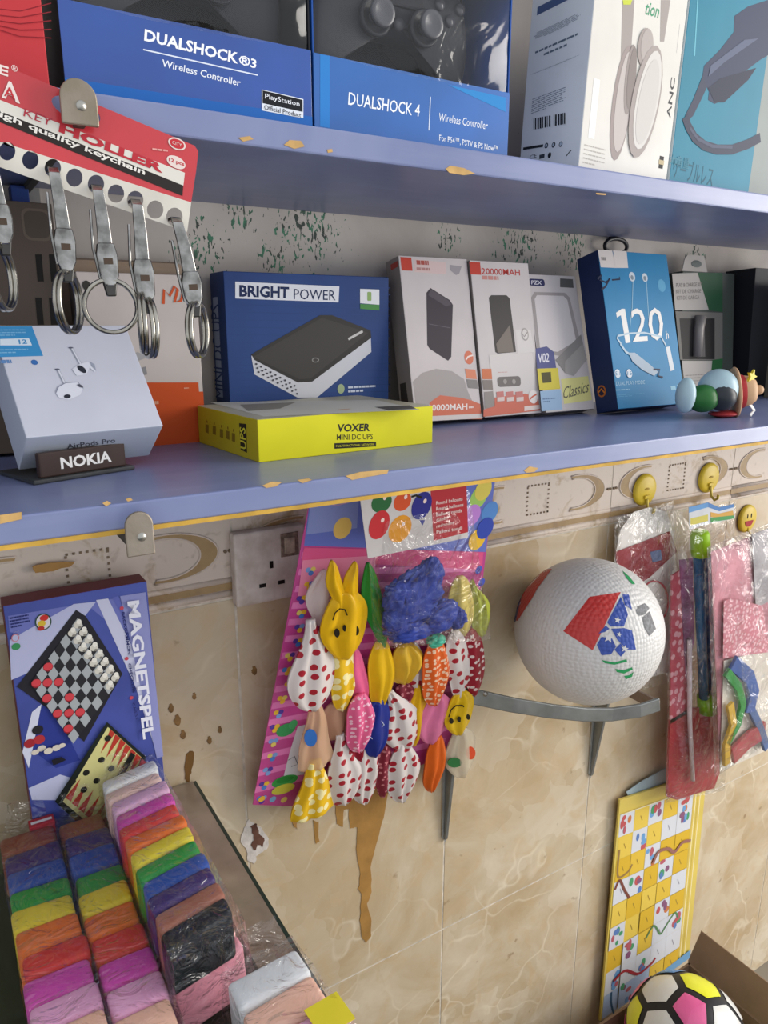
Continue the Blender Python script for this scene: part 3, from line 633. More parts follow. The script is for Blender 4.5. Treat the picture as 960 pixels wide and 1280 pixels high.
A.q([(611,372),(614,369),(633,369),(637,373),(645,440),(622,442),(619,440)], '#4a4644'); A.q([(637,406),(642,440),(622,441),(620,430)], '#7d736b')
A.q([(644,412),(663,412),(668,440),(647,442)], '#d8d2ce'); A.e((656,418),6,8,'#aaa39f'); A.e((656,418),4.4,6.2,'#d8d2ce'); A.l([(653,418),(655,421),(659,415)],1.2,'#9a938f')
A.q([(611,444),(665,441),(672,500),(618,505)], '#d6cfcb'); A.rr((622,484),(650,470),.004,'#77716d'); A.e((631,477),3,3,'#a49d98'); A.e((642,477),3,3,'#a49d98'); A.para((622,466),(648,464),1,'#c0605a')
A.q([(602,461),(614,461),(615,474),(603,474)], '#cf7a55'); A.q([(603,475),(615,475),(616,487),(604,487)], '#8a8079'); A.q([(605,490),(616,489),(618,509),(606,511)], '#98908b')
A.q([(604,512),(618,508),(618,497),(656,492),(672,497),(675,513),(604,521)], '#d0735f')
for k in range(3): A.q([(620+k*12,490),(629+k*12,489),(630+k*12,502),(621+k*12,503)], '#c98079'); A.q([(621+k*12,497),(630+k*12,496),(630+k*12,501),(621+k*12,502)], '#dccac2')
A.e((666,496),7.5,8.5,'#e9dfda'); A.l([(662,499),(665,496),(670,493)],2,'#cf6a52'); A.q([(655,514),(655,508),(675,506),(675,511)],'#e6d4cc'); A.build(b.c)
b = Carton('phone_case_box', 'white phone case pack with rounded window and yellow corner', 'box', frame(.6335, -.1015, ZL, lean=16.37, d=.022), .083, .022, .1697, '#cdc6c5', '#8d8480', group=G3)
A = b.art()
A.rr((662,357),(680,349),.003,'#34365e'); A.tq('PZX', (664,355.5), (677,356), (664,350.5), '#d8d6de', bold=.02); A.q([(700,359),(700,348),(716,349),(717,360)],'#5f5e5c')
A.q([(664,372),(668,365),(706,366),(712,372),(726,430),(700,445),(672,440)], '#a49c9a'); A.q([(668,374),(671,369),(704,370),(709,375),(720,426),(697,440),(675,437)], '#d6cfce')
A.q([(669,436),(683,433),(692,440),(695,460),(671,461)], '#5a5d8c'); A.tq('V02', (672,454), (686,453), (672,442), '#e3e1ea', bold=.02)
A.q([(694,450),(726,418),(733,450),(717,470),(706,466)], '#8f8b88'); A.q([(706,452),(728,430),(733,450),(717,470),(706,466)], '#a49f9b')
A.q([(671,461),(697,460),(700,486),(674,488)], '#d6c64a'); A.q([(676,466),(688,465),(689,478),(678,479)], '#55502f'); A.q([(675,489),(701,487),(703,512),(677,514)], '#9dbad6'); A.para((679,504),(697,496),2,'#6f8aac')
A.q([(701,474),(735,470),(740,500),(705,505)], '#dcd78f'); A.tq('Classics', (704,499), (736,490), (704,484), '#6a6755', shear=.3); A.build(b.c)
# blue earphone box
b = Carton('earphone_box', 'blue neckband earphone box with big white number', 'box', frame(.7182, -.1378, ZL, lean=15.07, d=.035), .1277, .035, .1959, '#2b7fae', '#1f2f57', '#2a6f9c')
A = b.art()
A.q([(747,312),(765,313),(770,335),(751,334)], '#d8d0cb'); A.q([(766,313),(783,314),(785,335),(769,335)], '#d8d0cb'); A.para((752,328),(764,320),1,'#9a938f')
A.l([(747,349),(752,344),(750,350),(757,353),(762,348),(757,358),(752,362)], 2.6, '#1d2440'); A.l([(765,350),(775,349),(774,346)], 2, '#1d2440')
A.e((790,346),5.5,6,'#c9d3da'); A.e((806,347),5,5.5,'#c9d3da'); A.e((790,347),2.5,3,'#7f8b94'); A.e((806,348),2.5,3,'#7f8b94')
A.l([(791,352),(790,385),(787,410)], 1, '#9fc4d6'); A.l([(808,353),(810,385),(812,410)], 1, '#9fc4d6'); A.e((827,357),7,8,'#5a9fc2')
A.q([(770,391),(777,386),(781,386),(788,428),(782,429),(776,394),(771,397)], '#e9e6e2'); A.tq('20', (791,428), (830,425), (788,386), '#e9e6e2', bold=.004); A.tq('h', (833,424), (836,423), (832,414), '#e9e6e2', bold=.01)
A.l([(776,430),(771,423),(772,420),(785,417),(805,416),(826,421),(832,432)], 2.4, '#b9ccd8'); A.l([(775,430),(782,440),(790,445)], 3, '#b9ccd8')
A.q([(785,441),(793,441),(812,456),(822,465),(817,470),(803,463),(790,452)], '#a9b7c4'); A.q([(832,434),(837,433),(843,462),(838,464)], '#d5dade'); A.l([(816,462),(824,462),(822,470),(828,472)], 2.5, '#1d2440')
A.e((772,467),5,5.5,'#dfe4e8'); A.e((786,467),5,5.5,'#dfe4e8'); A.tq('5.1', (769,469.5), (775,469), (769,464.5), '#2b7fae'); A.tq('15', (783.5,469.5), (789,469), (783.5,464.5), '#2b7fae')
A.tq('DUAL PLAY MODE', (770,482), (806,480), (770,477), '#a9cadb'); A.para((770,489),(808,484),1,'#8fb9d0'); A.para((771,497),(812,490),2,'#5fa3c4',.3); A.q([(838,483),(844,482),(845,487),(839,488)], '#8fc0d6'); A.q([(846,481),(855,480),(856,486),(847,487)], '#8fc0d6'); A.build(b.c)
A = b.art('left'); A.e((752,489),7,7.5,'#b9692f'); A.e((752,489),5,5.5,'#2a2440'); A.l([(748,491),(752,486),(756,491)],2,'#d07a30'); A.build(b.c)
t = thing('hang_hook', 'black wire hanger hook on the wall behind the blue earphone box', 'hook', onY(770, 306, -.012))
c = onY(770, 308, -.012)
mk('wire_loop', MB().tube([c+Vector((.022*math.cos(a), 0, .010*math.sin(a))) for a in [2*math.pi*k/24 for k in range(24)]], .0028, 8, closed=True), M('#26262a', .4, .2), t, world=True, smooth=True)
mk('wall_pin', MB().tube([c+Vector((0,0,.01)), c+Vector((0,.0115,.012))], .003, 8), M('#26262a', .4, .2), t, world=True)
# charger kit hanging card
b = Carton('charger_kit_box', 'grey and green charger kit with clear window, behind the blue earphone box', 'box', frame(.955, -.05, ZL, lean=6, d=.03), .123, .03, .183, '#4f5550', '#48504a')
A = b.art()
A.q([(840,342),(872,341),(886,387),(844,388)], '#bdb7b0'); A.q([(872,341),(903,341),(903,390),(886,388)], '#2f5a3e'); A.tq('PLAY & CHARGE KIT', (845,359), (877,358), (845,354), '#7f7a75'); A.tq('KIT DE CHARGE', (845,367), (876,366), (845,362), '#8a857f'); A.tq('KIT DE CARGA', (846,375), (874,374), (846,370), '#8a857f')
A.q([(844,389),(903,391),(903,450),(850,450)], '#7b7873'); A.q([(849,398),(893,398),(893,449),(853,449)], '#2f2d2d'); A.q([(872,400),(880,400),(881,446),(874,446)], '#6b6866')
A.q([(852,451),(890,451),(888,487),(856,487)], '#c3bdb6'); A.para((856,482),(884,466),4,'#9a958f',.3); A.q([(890,450),(903,448),(900,490),(886,490)], '#2f6a3e'); A.build(b.c)
mw = b.mw
o = mk('hang_tab', MB().prism([(.012,.001,.183),(.0,.001,.183),(.006,.001,.2),(.012,.001,.206),(.05,.001,.206),(.058,.001,.183)], (0,.0015,0)), M('#b9b3ac', .5, 0, .05), b.t)
mk('hang_slot', MB().ell((.032,.0006,.194), .012,.0008,.005), M('#6d7470', .6), b.t)
p = MB().tube([mw @ Vector(q) for q in ((.03,-.004,.06),(.032,-.004,.1),(.036,-.004,.118))], [.007,.008,.009], 12)
mk('charger_plug', p, M('#8f8a86', .4, .1), b.t, world=True, smooth=True)
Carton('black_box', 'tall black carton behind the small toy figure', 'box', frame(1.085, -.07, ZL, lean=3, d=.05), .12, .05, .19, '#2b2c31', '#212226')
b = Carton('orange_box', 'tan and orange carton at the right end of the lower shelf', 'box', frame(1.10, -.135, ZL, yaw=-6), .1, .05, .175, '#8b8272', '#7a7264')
A = b.art(); A.R(0,0,.008,.1,'#cf6a3c'); A.R(.012,0,.02,.1,'#cf6a3c'); A.R(.03,.02,.1,.09,'#b5694a'); A.L([(.04,.09),(.06,.07),(.05,.05),(.07,.04)],.005,'#2b2522'); A.R(.03,.12,.06,.16,'#cf6a3c'); A.build(b.c)
# left end: white/orange gadget box, beige, slotted device box, navy box, white earbud box on its stand
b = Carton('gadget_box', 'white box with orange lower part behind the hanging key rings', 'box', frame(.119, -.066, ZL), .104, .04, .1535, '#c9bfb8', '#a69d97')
A = b.art(); A.q([(120,478),(248,478),(253,553),(120,560)], '#c9501f'); A.R(0,0,.104,.048,'#c9501f'); A.build(b.c, 'orange_band'); A = b.art(); A.base = 3
A.l([(204,380),(205,362),(212,370),(218,358),(222,362),(218,378),(226,376),(230,362),(232,356)], 3.4, '#c9542a'); A.build(b.c, 'orange_logo'); A = b.art(); A.base = 3; A.e((108,357),5,6,'#3b3833'); A.q([(189,397),(196,394),(197,396),(190,399)],'#2b2926')
A.build(b.c, 'dark_marks'); A = b.art(); A.base = 3; A.q([(155,446),(172,440),(186,446),(170,452)],'#a7a5a6'); A.q([(170,462),(182,458),(184,468),(174,470)],'#8f8d8f'); A.build(b.c, 'grey_marks'); A = b.art(); A.base = 3; A.para((190,507),(208,501),1,'#e0a080',.8); A.para((230,487),(243,483),1,'#e0a080'); A.build(b.c)
Carton('beige_box', 'beige rounded carton edge above the orange and white box', 'box', frame(.10, -.024, ZL), .125, .022, .168, '#b49d86', '#a28c76', bevel=.006)
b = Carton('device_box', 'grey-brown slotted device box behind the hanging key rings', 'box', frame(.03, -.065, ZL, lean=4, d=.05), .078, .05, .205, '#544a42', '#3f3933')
A = b.art()
for y in (318, 372):
    for x in (44, 61): A.q([(x,y),(x+8,y),(x+11,y+34),(x+3,y+34)], '#191614')
A.rr((30,300),(62,262),.006,'#63584e'); A.rr((33,297),(59,265),.005,'#4f463e'); A.build(b.c)
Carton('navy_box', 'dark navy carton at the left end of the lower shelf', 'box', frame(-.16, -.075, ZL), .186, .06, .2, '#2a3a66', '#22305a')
Carton('navy_strip_box', 'narrow navy carton between slotted box and peeling wall', 'box', frame(.0815, -.02, ZL), .014, .018, .225, '#2c4283', '#263a74')
# ------------------------------------------------------------------ earbud box on a phone stand
b = Carton('earbud_box', 'tilted white earbud box resting on the lettered phone stand', 'box', frame(.0533, -.1994, ZL+.0062, yaw=7.4, lean=39.5, d=.0438), .0986, .0438, .0977, '#c9cbd8', '#bfc6d2', group=None)
A = b.art()
A.q([(-12,408),(40,408),(54,445),(-12,447)], '#3f8fc6'); A.q([(0,424),(36,423),(40,432),(0,432)], '#d5e2ee'); A.tq('12', (24,430.5), (34,430), (23,425), '#3f8fc6', bold=.02); A.para((0,421),(38,411),3,'#7fb6da',.4); A.para((0,443),(42,435),2,'#7fb6da',.4)
A.para((-5,456),(38,450),1,'#5f86b8',.9); A.e((43,453),4,4,'#3f6fae')
for (sx, sy, ex, ey) in ((89,435,104,462),(72,462,82,483)):
    A.l([(sx,sy),(ex,ey)], 4.2, '#9a9fae'); A.l([(sx+.6,sy),(ex+.6,ey)], 2, '#d6d8e2'); A.e((sx-.5,sy),3,1.2,'#5d6070')
A.q([(90,462),(98,456),(110,452),(119,460),(119,466),(112,460),(108,468),(96,470)], '#d9dbe6'); A.e((102,462),4,6.5,'#30323c',rot=.5); A.q([(112,452),(118,456),(120,464),(114,458)], '#9aa0b0')
A.q([(70,492),(73,484),(82,479),(97,478),(104,486),(100,494),(86,500),(74,498)], '#d9dbe6'); A.l([(70,491),(73,484),(82,479),(97,478),(104,486)], 1, '#8d92a3'); A.e((84,496),4.2,3,'#30323c',rot=.2); A.e((100,483),3.6,2,'#50525e',rot=-.7); A.build(b.c)
A = b.art('bottom'); A.tq('AirPods Pro', (84,561), (144,553), (83,555), '#4a4c58', bold=.01); A.build(b.c)
SM = frame(.0590, -.1945, ZL, yaw=17.5); t = thing('phone_stand', 'dark brown phone stand with white lettering under the earbud box', 'stand', SM)
mk('base_plate', MB().box(-.006, .073, -.004, .055, .0003, .0035), M('#3d3f40', .4, 0, .1, 50), t, bevel=.001)
mk('front_lip', MB().box(.001, .068, 0, .006, .0035, .0215), M('#40322e', .35, 0, .08), t, bevel=.0012)
mk('back_rest', MB().box(.02, .05, .05, .053, .0035, .03), M('#3d3f40', .4, 0, .1), t, bevel=.001)
A = Art(SM @ Vector((0,0,0)), SM.to_3x3() @ Vector((1,0,0)), (0,0,1), SM.to_3x3() @ Vector((0,-1,0)))
A.T('NOKIA', .0165, .0082, .0560, .0168, '#e4e1de', bold=.03); A.build(t, 'lettering')
# ------------------------------------------------------------------ toy figure lying on the shelf
Y0 = onZ(905, 521, ZL).y; g = depth(onY(900, 500, Y0))/FPX
def at(x, y, dy=0): p = onY(x, y, Y0); p.y += dy; return p
t = thing('toy_figure', 'small toy figure in a straw hat lying on the lower shelf', 'toy', Vector((at(900,521).x, Y0, ZL)))
CB = M('#a9c3cc', .3, 0, .04); GR = M('#2f6b34', .35, 0, .08); STR = M('#c9a27c', .5, 0, .06); RED = M('#b53a3c', .4, 0, .05)
rx = Matrix.Rotation(math.radians(-38), 3, 'Z')
def zfix(c, r): c.z = max(c.z, ZL+r); return c
mk('foot', MB().ell(zfix(at(857,494),.0205), .011,.012,.0205), CB, t, True, True)
mk('foot', MB().ell(zfix(at(870,504,.012),.012), .013,.011,.0115), CB, t, True, True)
mk('body', MB().ell(zfix(at(879,498),.0165), .022,.017,.0165), GR, t, True, True)
hc = zfix(at(897,488), .026)
mk('head', MB().ell(hc, .0245,.023,.0255, 24, 16), CB, t, True, True)
mk('face', MB().ell(hc+Vector((-.004,-.008,-.006)), .020,.0172,.0172, 20, 14, rot=Matrix.Rotation(.5, 3, 'Y')), M('#33383d', .35, 0, .05), t, True, True)
mk('collar', MB().ell(zfix(at(904,517),.0045), .02,.016,.0045), RED, t, True, True)
bc = zfix(at(917,494), .029)
ax = Vector((.7,-.66,.12)).normalized()
mk('hat_brim', MB().lathe([(0,-.001),(.02,-.002),(.0295,-.001),(.031,.001),(.0295,.003),(.02,.002),(0,.002)], ax, bc, 28), STR, t, True, True)
mk('hat_band', MB().lathe([(.0195,.001),(.0205,.003),(.0205,.009),(.0195,.011)], ax, bc, 24), RED, t, True, True)
mk('hat_crown', MB().lathe([(.0195,.001),(.0195,.01),(.018,.018),(.013,.024),(.006,.026),(0,.0265)], ax, bc, 24), STR, t, True, True)
mk('hat_knob', MB().ell(bc+ax*.028, .006,.006,.006), STR, t, True, True)
st = bc+ax*.010+Vector((-.002,-.012,.0185)); sp = []
for k in range(10): a = math.pi*k/5; r = .009 if k % 2 == 0 else .004; sp.append(st+Vector((r*math.cos(a), 0, r*math.sin(a))))
mk('star', MB().prism(sp, (0,.003,0)), M('#d8c53a', .4, 0, .04), t, True)
mk('ribbon', MB().strip([at(920,503,-.018), at(924,511,-.02), at(919,517,-.02)], .0022, (1,0,0), .001), M('#e6e4e0', .5), t, True)
# ------------------------------------------------------------------ key ring card on the upper bracket tab
YC = -.2585
t = thing('key_ring_card', 'red and white hanging card of metal key clasps', 'key card', onY(95, 140, YC))
def oval(c, rx, ry, n=20, rot=0): return [(c[0]+rx*math.cos(a)*math.cos(rot)-ry*math.sin(a)*math.sin(rot), c[1]+rx*math.cos(a)*math.sin(rot)+ry*math.sin(a)*math.cos(rot)) for a in [2*math.pi*k/n for k in range(n)]]
def sheet(outline, holes, Y, th, name, mat, par):
    bm = bmesh.new(); edges = []
    for loop in [outline]+holes:
        vs = [bm.verts.new(onY(x, y, Y)) for x, y in loop]
        edges += [bm.edges.new((vs[i], vs[(i+1) % len(vs)])) for i in range(len(vs))]
    bmesh.ops.triangle_fill(bm, edges=edges, use_beauty=True)
    ex = bmesh.ops.extrude_face_region(bm, geom=bm.faces[:]); bmesh.ops.translate(bm, verts=[v for v in ex['geom'] if isinstance(v, bmesh.types.BMVert)], vec=(0, th, 0))
    bm.verts.index_update(); mb = MB(); mb.add([v.co.copy() for v in bm.verts], [tuple(v.index for v in f.verts) for f in bm.faces]); bm.free()
    return mk(name, mb, mat, par, world=True)
HOLES = [(-18,179),(9,189),(38,200),(66,210),(93,222),(120,230),(145,242),(169,250),(194,262),(218,271)]
sheet([(-170,8),(236,179),(243,182),(248,189),(245,215),(239,253),(-170,123)], [oval((95,137), 33, 13, 24, .42)], YC, .0006, 'header_card', M('#c4343c', .3, 0, .05, 20, coat=.3), t)
sheet([(-170,123),(239,253),(234,290),(-170,150)], [oval(h, 10.3, 11.5) for h in HOLES], YC, .0006, 'hole_strip', M('#d8d3c8', .4, 0, .06, 30), t)
A = Art(onY(95, 140, YC), (1,0,0), (0,0,1), (0,-1,0))
A.q([(-170,58),(231,216),(229,233),(-170,70)], '#dcd8ce'); A.q([(-170,70),(229,232),(228,245),(-170,84)], '#2b2624')
A.tq('KEY', (29,145), (64,158), (31,135.5), '#b23a48'); A.tq('HOLLER', (73,165), (203,217), (75,153), '#b8313c', bold=.05)
A.tq('High quality keychain', (-20,141), (180,221), (-18,131), '#e8e4dc', bold=.025)
A.tq('A', (2,122), (25,130), (1,98), '#ecdcd6', bold=.03); A.tq('A', (5,120), (19,125), (5,107), '#c4343c', bold=.01)
A.tq('®', (14,88), (22,91), (14,80), '#ecdcd6'); A.tq('E', (-3,92), (10,96), (-2,80), '#ecdcd6', bold=.03)
A.e((221,180),11,7,'#e4d3cc',rot=-.2); A.e((221,180),9,5.4,'#c4343c',rot=-.2); A.tq('CITY', (215,180), (227,184), (215,176), '#e4d3cc')
A.e((220,203),12,7,'#e4d3cc',rot=-.3); A.tq('12 pcs', (211,203), (230,209), (211,197), '#c4343c', bold=.02); A.para((190,184),(232,194),1,'#e0a09a'); A.build(t)
CHROME = M('#b2b1ae', .2, 1.0, .15, 110, .1, 90, hex2='#6a6966'); RING = M('#b8b4aa', .22, 1.0, .1, 60, hex2='#87837a')  # dark mottling in the metal colour stands in for dark reflections
def clasp(label, top, bend, end, ringc, ringr, turn, rings=1):
    Yc = YC-.004; s = depth(onY(*bend, Yc))/FPX
    k = thing('key_clasp', label, 'key clasp', onY(*top, Yc), group='metal key clasps on the hanging card')
    a, m_, e = onY(*top, YC), onY(*bend, Yc-.003), onY(*end, Yc-.003)
    mk('strap', MB().strip([a+Vector((0,.006,.001)), a+Vector((0,-.001,.0012)), a+Vector((0,-.005,-.002)), a.lerp(m_, .5)+Vector((0,-.004,0)), m_], [6*s,6*s,6.5*s,7.5*s,8.5*s], (1,0,0), .0022), CHROME, k, True, bevel=.0005)
    d = (e-m_).normalized(); sd = d.cross(Vector((0,1,0))).normalized(); w = 12*s
    pts = [m_-sd*w*.8-d*.003, m_+sd*w*.8-d*.003, m_+sd*w*1.05+d*.004, e+sd*w*.95-d*.006, e+sd*w*.5, e-sd*w*.5, e-sd*w*.95-d*.006, m_-sd*w*1.05+d*.004]
    mk('clasp_body', MB().prism([p+Vector((0,-.003,0)) for p in pts], (0,.006,0)), CHROME, k, True, bevel=.0014, segs=3)
    mk('spring_gate', MB().strip([a.lerp(m_, .35)-sd*w*.9, m_-sd*w*1.25, e-sd*w*.9-d*.004], 2.2*s, (0,1,0), .0014), CHROME, k, True, bevel=.0004)
    mk('jaw', MB().prism([p+Vector((0,-.0022,0)) for p in (e+sd*w*.75-d*.004, e+sd*w*.45+d*.006, e-sd*w*.45+d*.006, e-sd*w*.75-d*.004)], (0,.0044,0)), M('#4d4c4a', .3, .9, .1), k, True, bevel=.0008)
    sl = m_.lerp(e, .35)
    mk('latch', MB().prism([sl-sd*w*.45-d*.0018+Vector((0,-.0034,0)), sl+sd*w*.45-d*.0018+Vector((0,-.0034,0)), sl+sd*w*.45+d*.0018+Vector((0,-.0034,0)), sl-sd*w*.45+d*.0018+Vector((0,-.0034,0))], (0,.001,0)), M('#4a3a2c', .5, .3), k, True)
    for j in range(rings):
        c = onY(*ringc, Yc-.003)+Vector((.0035*j, 0, -.003*j)); r = ringr*s; q = Matrix.Rotation(turn+j*.2, 3, 'Z')
        mb = MB()
        for dy in (-.0013, .0013): mb.tube([c + q @ Vector((r*math.cos(a_), dy, r*math.sin(a_))) for a_ in [2*math.pi*i/40 for i in range(40)]], .0015, 8, closed=True)
        mk('split_ring', mb, RING, k, True, True)
clasp('chrome key clasp at the left picture edge of the card', (-18,181), (0,262), (6,306), (3,348), 38, 1.15)
clasp('chrome key clasp with edge-on ring in front of the slotted box', (66,214), (80,292), (84,340), (86,378), 37, 1.05)
clasp('chrome key clasp whose round ring faces forward', (120,236), (132,310), (138,358), (139,383), 32, -.1)
clasp('chrome key clasp with two narrow rings', (169,254), (178,330), (183,380), (178,404), 36, 1.35, 2)
clasp('chrome key clasp at the right end of the card', (219,276), (238,345), (243,385), (247,412), 33, .95)
# ------------------------------------------------------------------ board game box on the counter
b = Carton('board_game_box', 'blue board game box standing against the tiled wall', 'box', frame(.0322, -.052, ZG, lean=1.5, d=.03), .1285, .03, .266, M('#4c58a4', .32, 0, .12, 10), '#6b2a33', '#7b2f3a')
A = b.art()
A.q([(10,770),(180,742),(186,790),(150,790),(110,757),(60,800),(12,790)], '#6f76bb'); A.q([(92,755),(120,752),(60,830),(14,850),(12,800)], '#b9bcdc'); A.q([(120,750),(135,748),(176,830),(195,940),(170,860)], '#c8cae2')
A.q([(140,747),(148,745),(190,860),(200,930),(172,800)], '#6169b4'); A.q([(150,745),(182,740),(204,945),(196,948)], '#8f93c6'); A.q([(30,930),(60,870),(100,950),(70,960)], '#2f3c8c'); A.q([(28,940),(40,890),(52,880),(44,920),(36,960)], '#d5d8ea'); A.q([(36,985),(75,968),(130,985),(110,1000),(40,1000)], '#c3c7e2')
A.q([(21,858),(95,762),(107,770),(153,842),(105,927),(66,890)], '#27262c')
def sq(u, v):  # board square corners, u along the upper edge, v down to the left
    a = Vector((97,772)); b_ = Vector((150,847)); c_ = Vector((38,853)); return tuple(a+(b_-a)*u+(c_-a)*v)
dk = []
for i in range(8):
    for j in range(8):
        light = (i+j) % 2 == 0
        A.q([sq(i/8,j/8), sq((i+1)/8,j/8), sq((i+1)/8,(j+1)/8), sq(i/8,(j+1)/8)], '#a9aeb0' if light else '#2b2a2e')
for i, j in ((0,5),(0,7),(1,6),(2,5),(2,7),(4,5),(4,7),(5,6),(6,5),(6,7)):
    x, y = sq((i+.5)/8,(j+.5)/8); A.e((x,y+1),5.6,5.6,'#8d1f2a'); A.e((x,y),5.4,5,'#d2454d')
for i in range(8):
    for j in (0, 1):
        x, y = sq((i+.5)/8,(j+.4)/8); A.e((x,y),5,4.6,'#d8d4c8'); A.e((x+1,y-4),3,3.4,'#efece2'); A.e((x+2,y+3),2,1.6,'#8a867c')
A.q([(68,1000),(133,901),(182,945),(150,1030),(100,1030)], '#1d2420'); A.q([(78,1000),(134,907),(176,945),(146,1024),(104,1022)], '#d3cd8a')
for k in range(7):
    x, y = 139+k*6.5, 912+k*6; A.q([(x-2,y-2),(x+4,y+3),(x-14,y+28)], '#b5392c'); x2, y2 = 84+k*8, 995+k*7; A.q([(x2-3,y2),(x2+4,y2+5),(x2+16,y2-24)], '#b5392c')
A.q([(163,938),(168,942),(148,975),(143,971)], '#1d1c1c')
for x, y in ((134,921),(126,948),(138,958),(107,964),(120,974),(90,975),(104,985)): A.e((x,y),4,4,'#26241f')
for x, y, c in ((47,912,'#26252a'),(37,929,'#a32b33'),(49,924,'#b5353c')): A.e((x,y),6.5,6,c)
for x, y, r in ((44,940,3.5),(52,935,4),(60,937,4.2),(70,933,4),(77,930,3)): A.e((x,y),r+1,r,'#d8cfc0')
A.q([(64,948),(76,944),(82,948),(74,952),(66,955)], '#1f1e26')
A.e((54,777),9.5,11,'#2c4a3a'); A.e((54,777),8,9.5,'#d8d3d8'); A.e((55,772),5,4,'#c9332f'); A.e((52,779),4.5,4,'#d8b83a'); A.e((51,785),4,3,'#b8332f')
A.para((14,786),(40,766),4,'#2f3570',.5); A.t('CE', (17,795),(24,788),'#8d8fb8'); A.e((19,797),4.5,5,'#c97a86'); A.e((19,797),3.4,4,'#b9bcdc'); A.e((20,808),5,4.5,'#3f8f5a')
A.tq('MAGNETSPEL', (158,751), (178,923), (173,749), '#e6e7f2', bold=.035)
A.tq('BACKGAMMON', (152,765), (160,818), (155.5,764.6), '#2f3570', bold=.02); A.tq('CHECKERS', (160,829), (166,866), (163.5,828.6), '#2f3570', bold=.02); A.tq('CHESS', (164,877), (169,898), (167.5,876.6), '#2f3570', bold=.02)
for x, y in ((152,760),(158,823),(164,872)): A.e((x,y),2.4,2.4,'#c94a5a')
A.build(b.c)
b = Carton('red_white_carton', 'flat red and white carton lying beside the clay packs', 'box', frame(.028, -.0672, ZG, yaw=0), .0225, .013, .049, '#a8323c', '#a8323c', '#a8323c')
A = b.art('top'); A.R(.002,.004,.0205,.008,'#d8d4d6'); A.build(b.c)
# ------------------------------------------------------------------ clay packs
def clay(c): return M(c, .55, 0, .05, 30, .25, 40, trans=.08)
WRAP = film('clay_wrap', .07, .10, 42, 1.0, edge=.55)
def clay_pack(label, x0, x1, ys, ye, cols, z0, z1, yaw=0, pitch=0, lower=None, group='packs of coloured modelling clay', rx_=0, shear=0.0):
    mw = Matrix.Translation((x0, ys, z0)) @ Matrix.Rotation(math.radians(yaw), 4, 'Z') @ Matrix.Rotation(math.radians(pitch), 4, 'X') @ Matrix.Rotation(math.radians(rx_), 4, 'Y')
    t = thing('clay_pack', label, 'clay pack', mw, group); n = len(cols); L = ye-ys; st = L/n; w = x1-x0; h = z1-z0; rn = random.Random(n+int(x0*1e3))
    def bar(i, c, xa, xb, za, zb):
        j = lambda s: rn.uniform(-s, s)
        y1 = i*st-.0006; y0 = (i+1)*st+.0006; mb = MB(); nx, nz = 7, 4; tilt = .006
        # soft pillow-shaped slab
        pts = []; xm, zm, ym = (xa+xb)/2, (za+zb)/2, (y0+y1)/2; jx = j(.0015); jz = j(.0015)
        mb.box(xa+jx, xb+jx, y0, y1, za, zb+jz)
        mb.v = [v+Vector((0, (.006 if v.z > zm else 0)+shear*v.x+j(.0012), j(.0012))) for v in mb.v]
        o = mk('clay_bar', mb, clay(c), t, smooth=True, bevel=.004, segs=3)
    for i, c in enumerate(cols):
        if lower:
            bar(i, c, 0, w, h*.5, h); bar(i, lower[i % len(lower)], .004, w+.008, 0, h*.5-.001)
        else: bar(i, c, 0, w, 0, h)
    # wrap
    mb = MB(); nx, ny, nz = 8, 26, 5; e = .0016; ex = .009 if lower else 0
    def P_(u, v, s):
        x = -e+(w+2*e+ex*(1-s))*u; y = .012+(L-.024)*v+shear*x; z = max(.0004, (h+2*e)*s)
        q = Vector((x, y, z)); k = noise.noise_vector(q*60+Vector((x0*9, 0, 0)))*.0016; q += k; q.z = max(q.z, .0003); return q
    def grid(fn, a, b_):
        o = len(mb.v)
        for i in range(a+1):
            for j in range(b_+1): mb.v.append(fn(i/a, j/b_))
        for i in range(a):
            for j in range(b_): mb.f.append((o+i*(b_+1)+j, o+(i+1)*(b_+1)+j, o+(i+1)*(b_+1)+j+1, o+i*(b_+1)+j+1)); mb.m.append(0)
    grid(lambda a, b_: P_(a, b_, 1), nx, ny); grid(lambda a, b_: P_(0, b_, a), nz, ny); grid(lambda a, b_: P_(1, b_, a), nz, ny); grid(lambda a, b_: P_(b_, 0, a), nz, nx); grid(lambda a, b_: P_(b_, 1, a), nz, nx)
    o = len(mb.v); na, nb_ = 12, 6
    for i in range(na+1):
        for j in range(nb_+1):
            u, v = i/na, j/nb_; q = Vector((w*(.5+(u-.5)*(1-.35*v)), .012+.010*v+shear*w*u, h*.75+.034*v)); k = noise.noise_vector(q*130+Vector((x0*50,0,0)))*.006*(.3+v); mb.v.append(q+Vector((k.x, -abs(k.y), k.z)))
    for i in range(na):
        for j in range(nb_): mb.f.append((o+i*(nb_+1)+j, o+(i+1)*(nb_+1)+j, o+(i+1)*(nb_+1)+j+1, o+i*(nb_+1)+j+1)); mb.m.append(0)
    mk('plastic_wrap', mb, WRAP, t, smooth=True)
    return t, mw
BR, PU, BL_, GN, YE, OR, RD, MG, PK, PE, WH, BK = '#8d4f3a','#46356f','#2f55a8','#2f9a3f','#e3cf3a','#e8762a','#d8423a','#d24fae','#e8a9cf','#f0bfa8','#dfe2e4','#22262a'
clay_pack('leftmost clay pack with brown to white bars', .003, .0495, -.07, -.355, [BR,PU,BL_,GN,YE,OR,RD,MG,PK,PE,WH], ZG, 1.03)
clay_pack('second clay pack from the left, tucked beneath the tilted one', .0525, .0925, -.075, -.372, [BR,PU,BL_,GN,YE,OR,RD,MG,PK,PE,WH], ZG, 1.03)
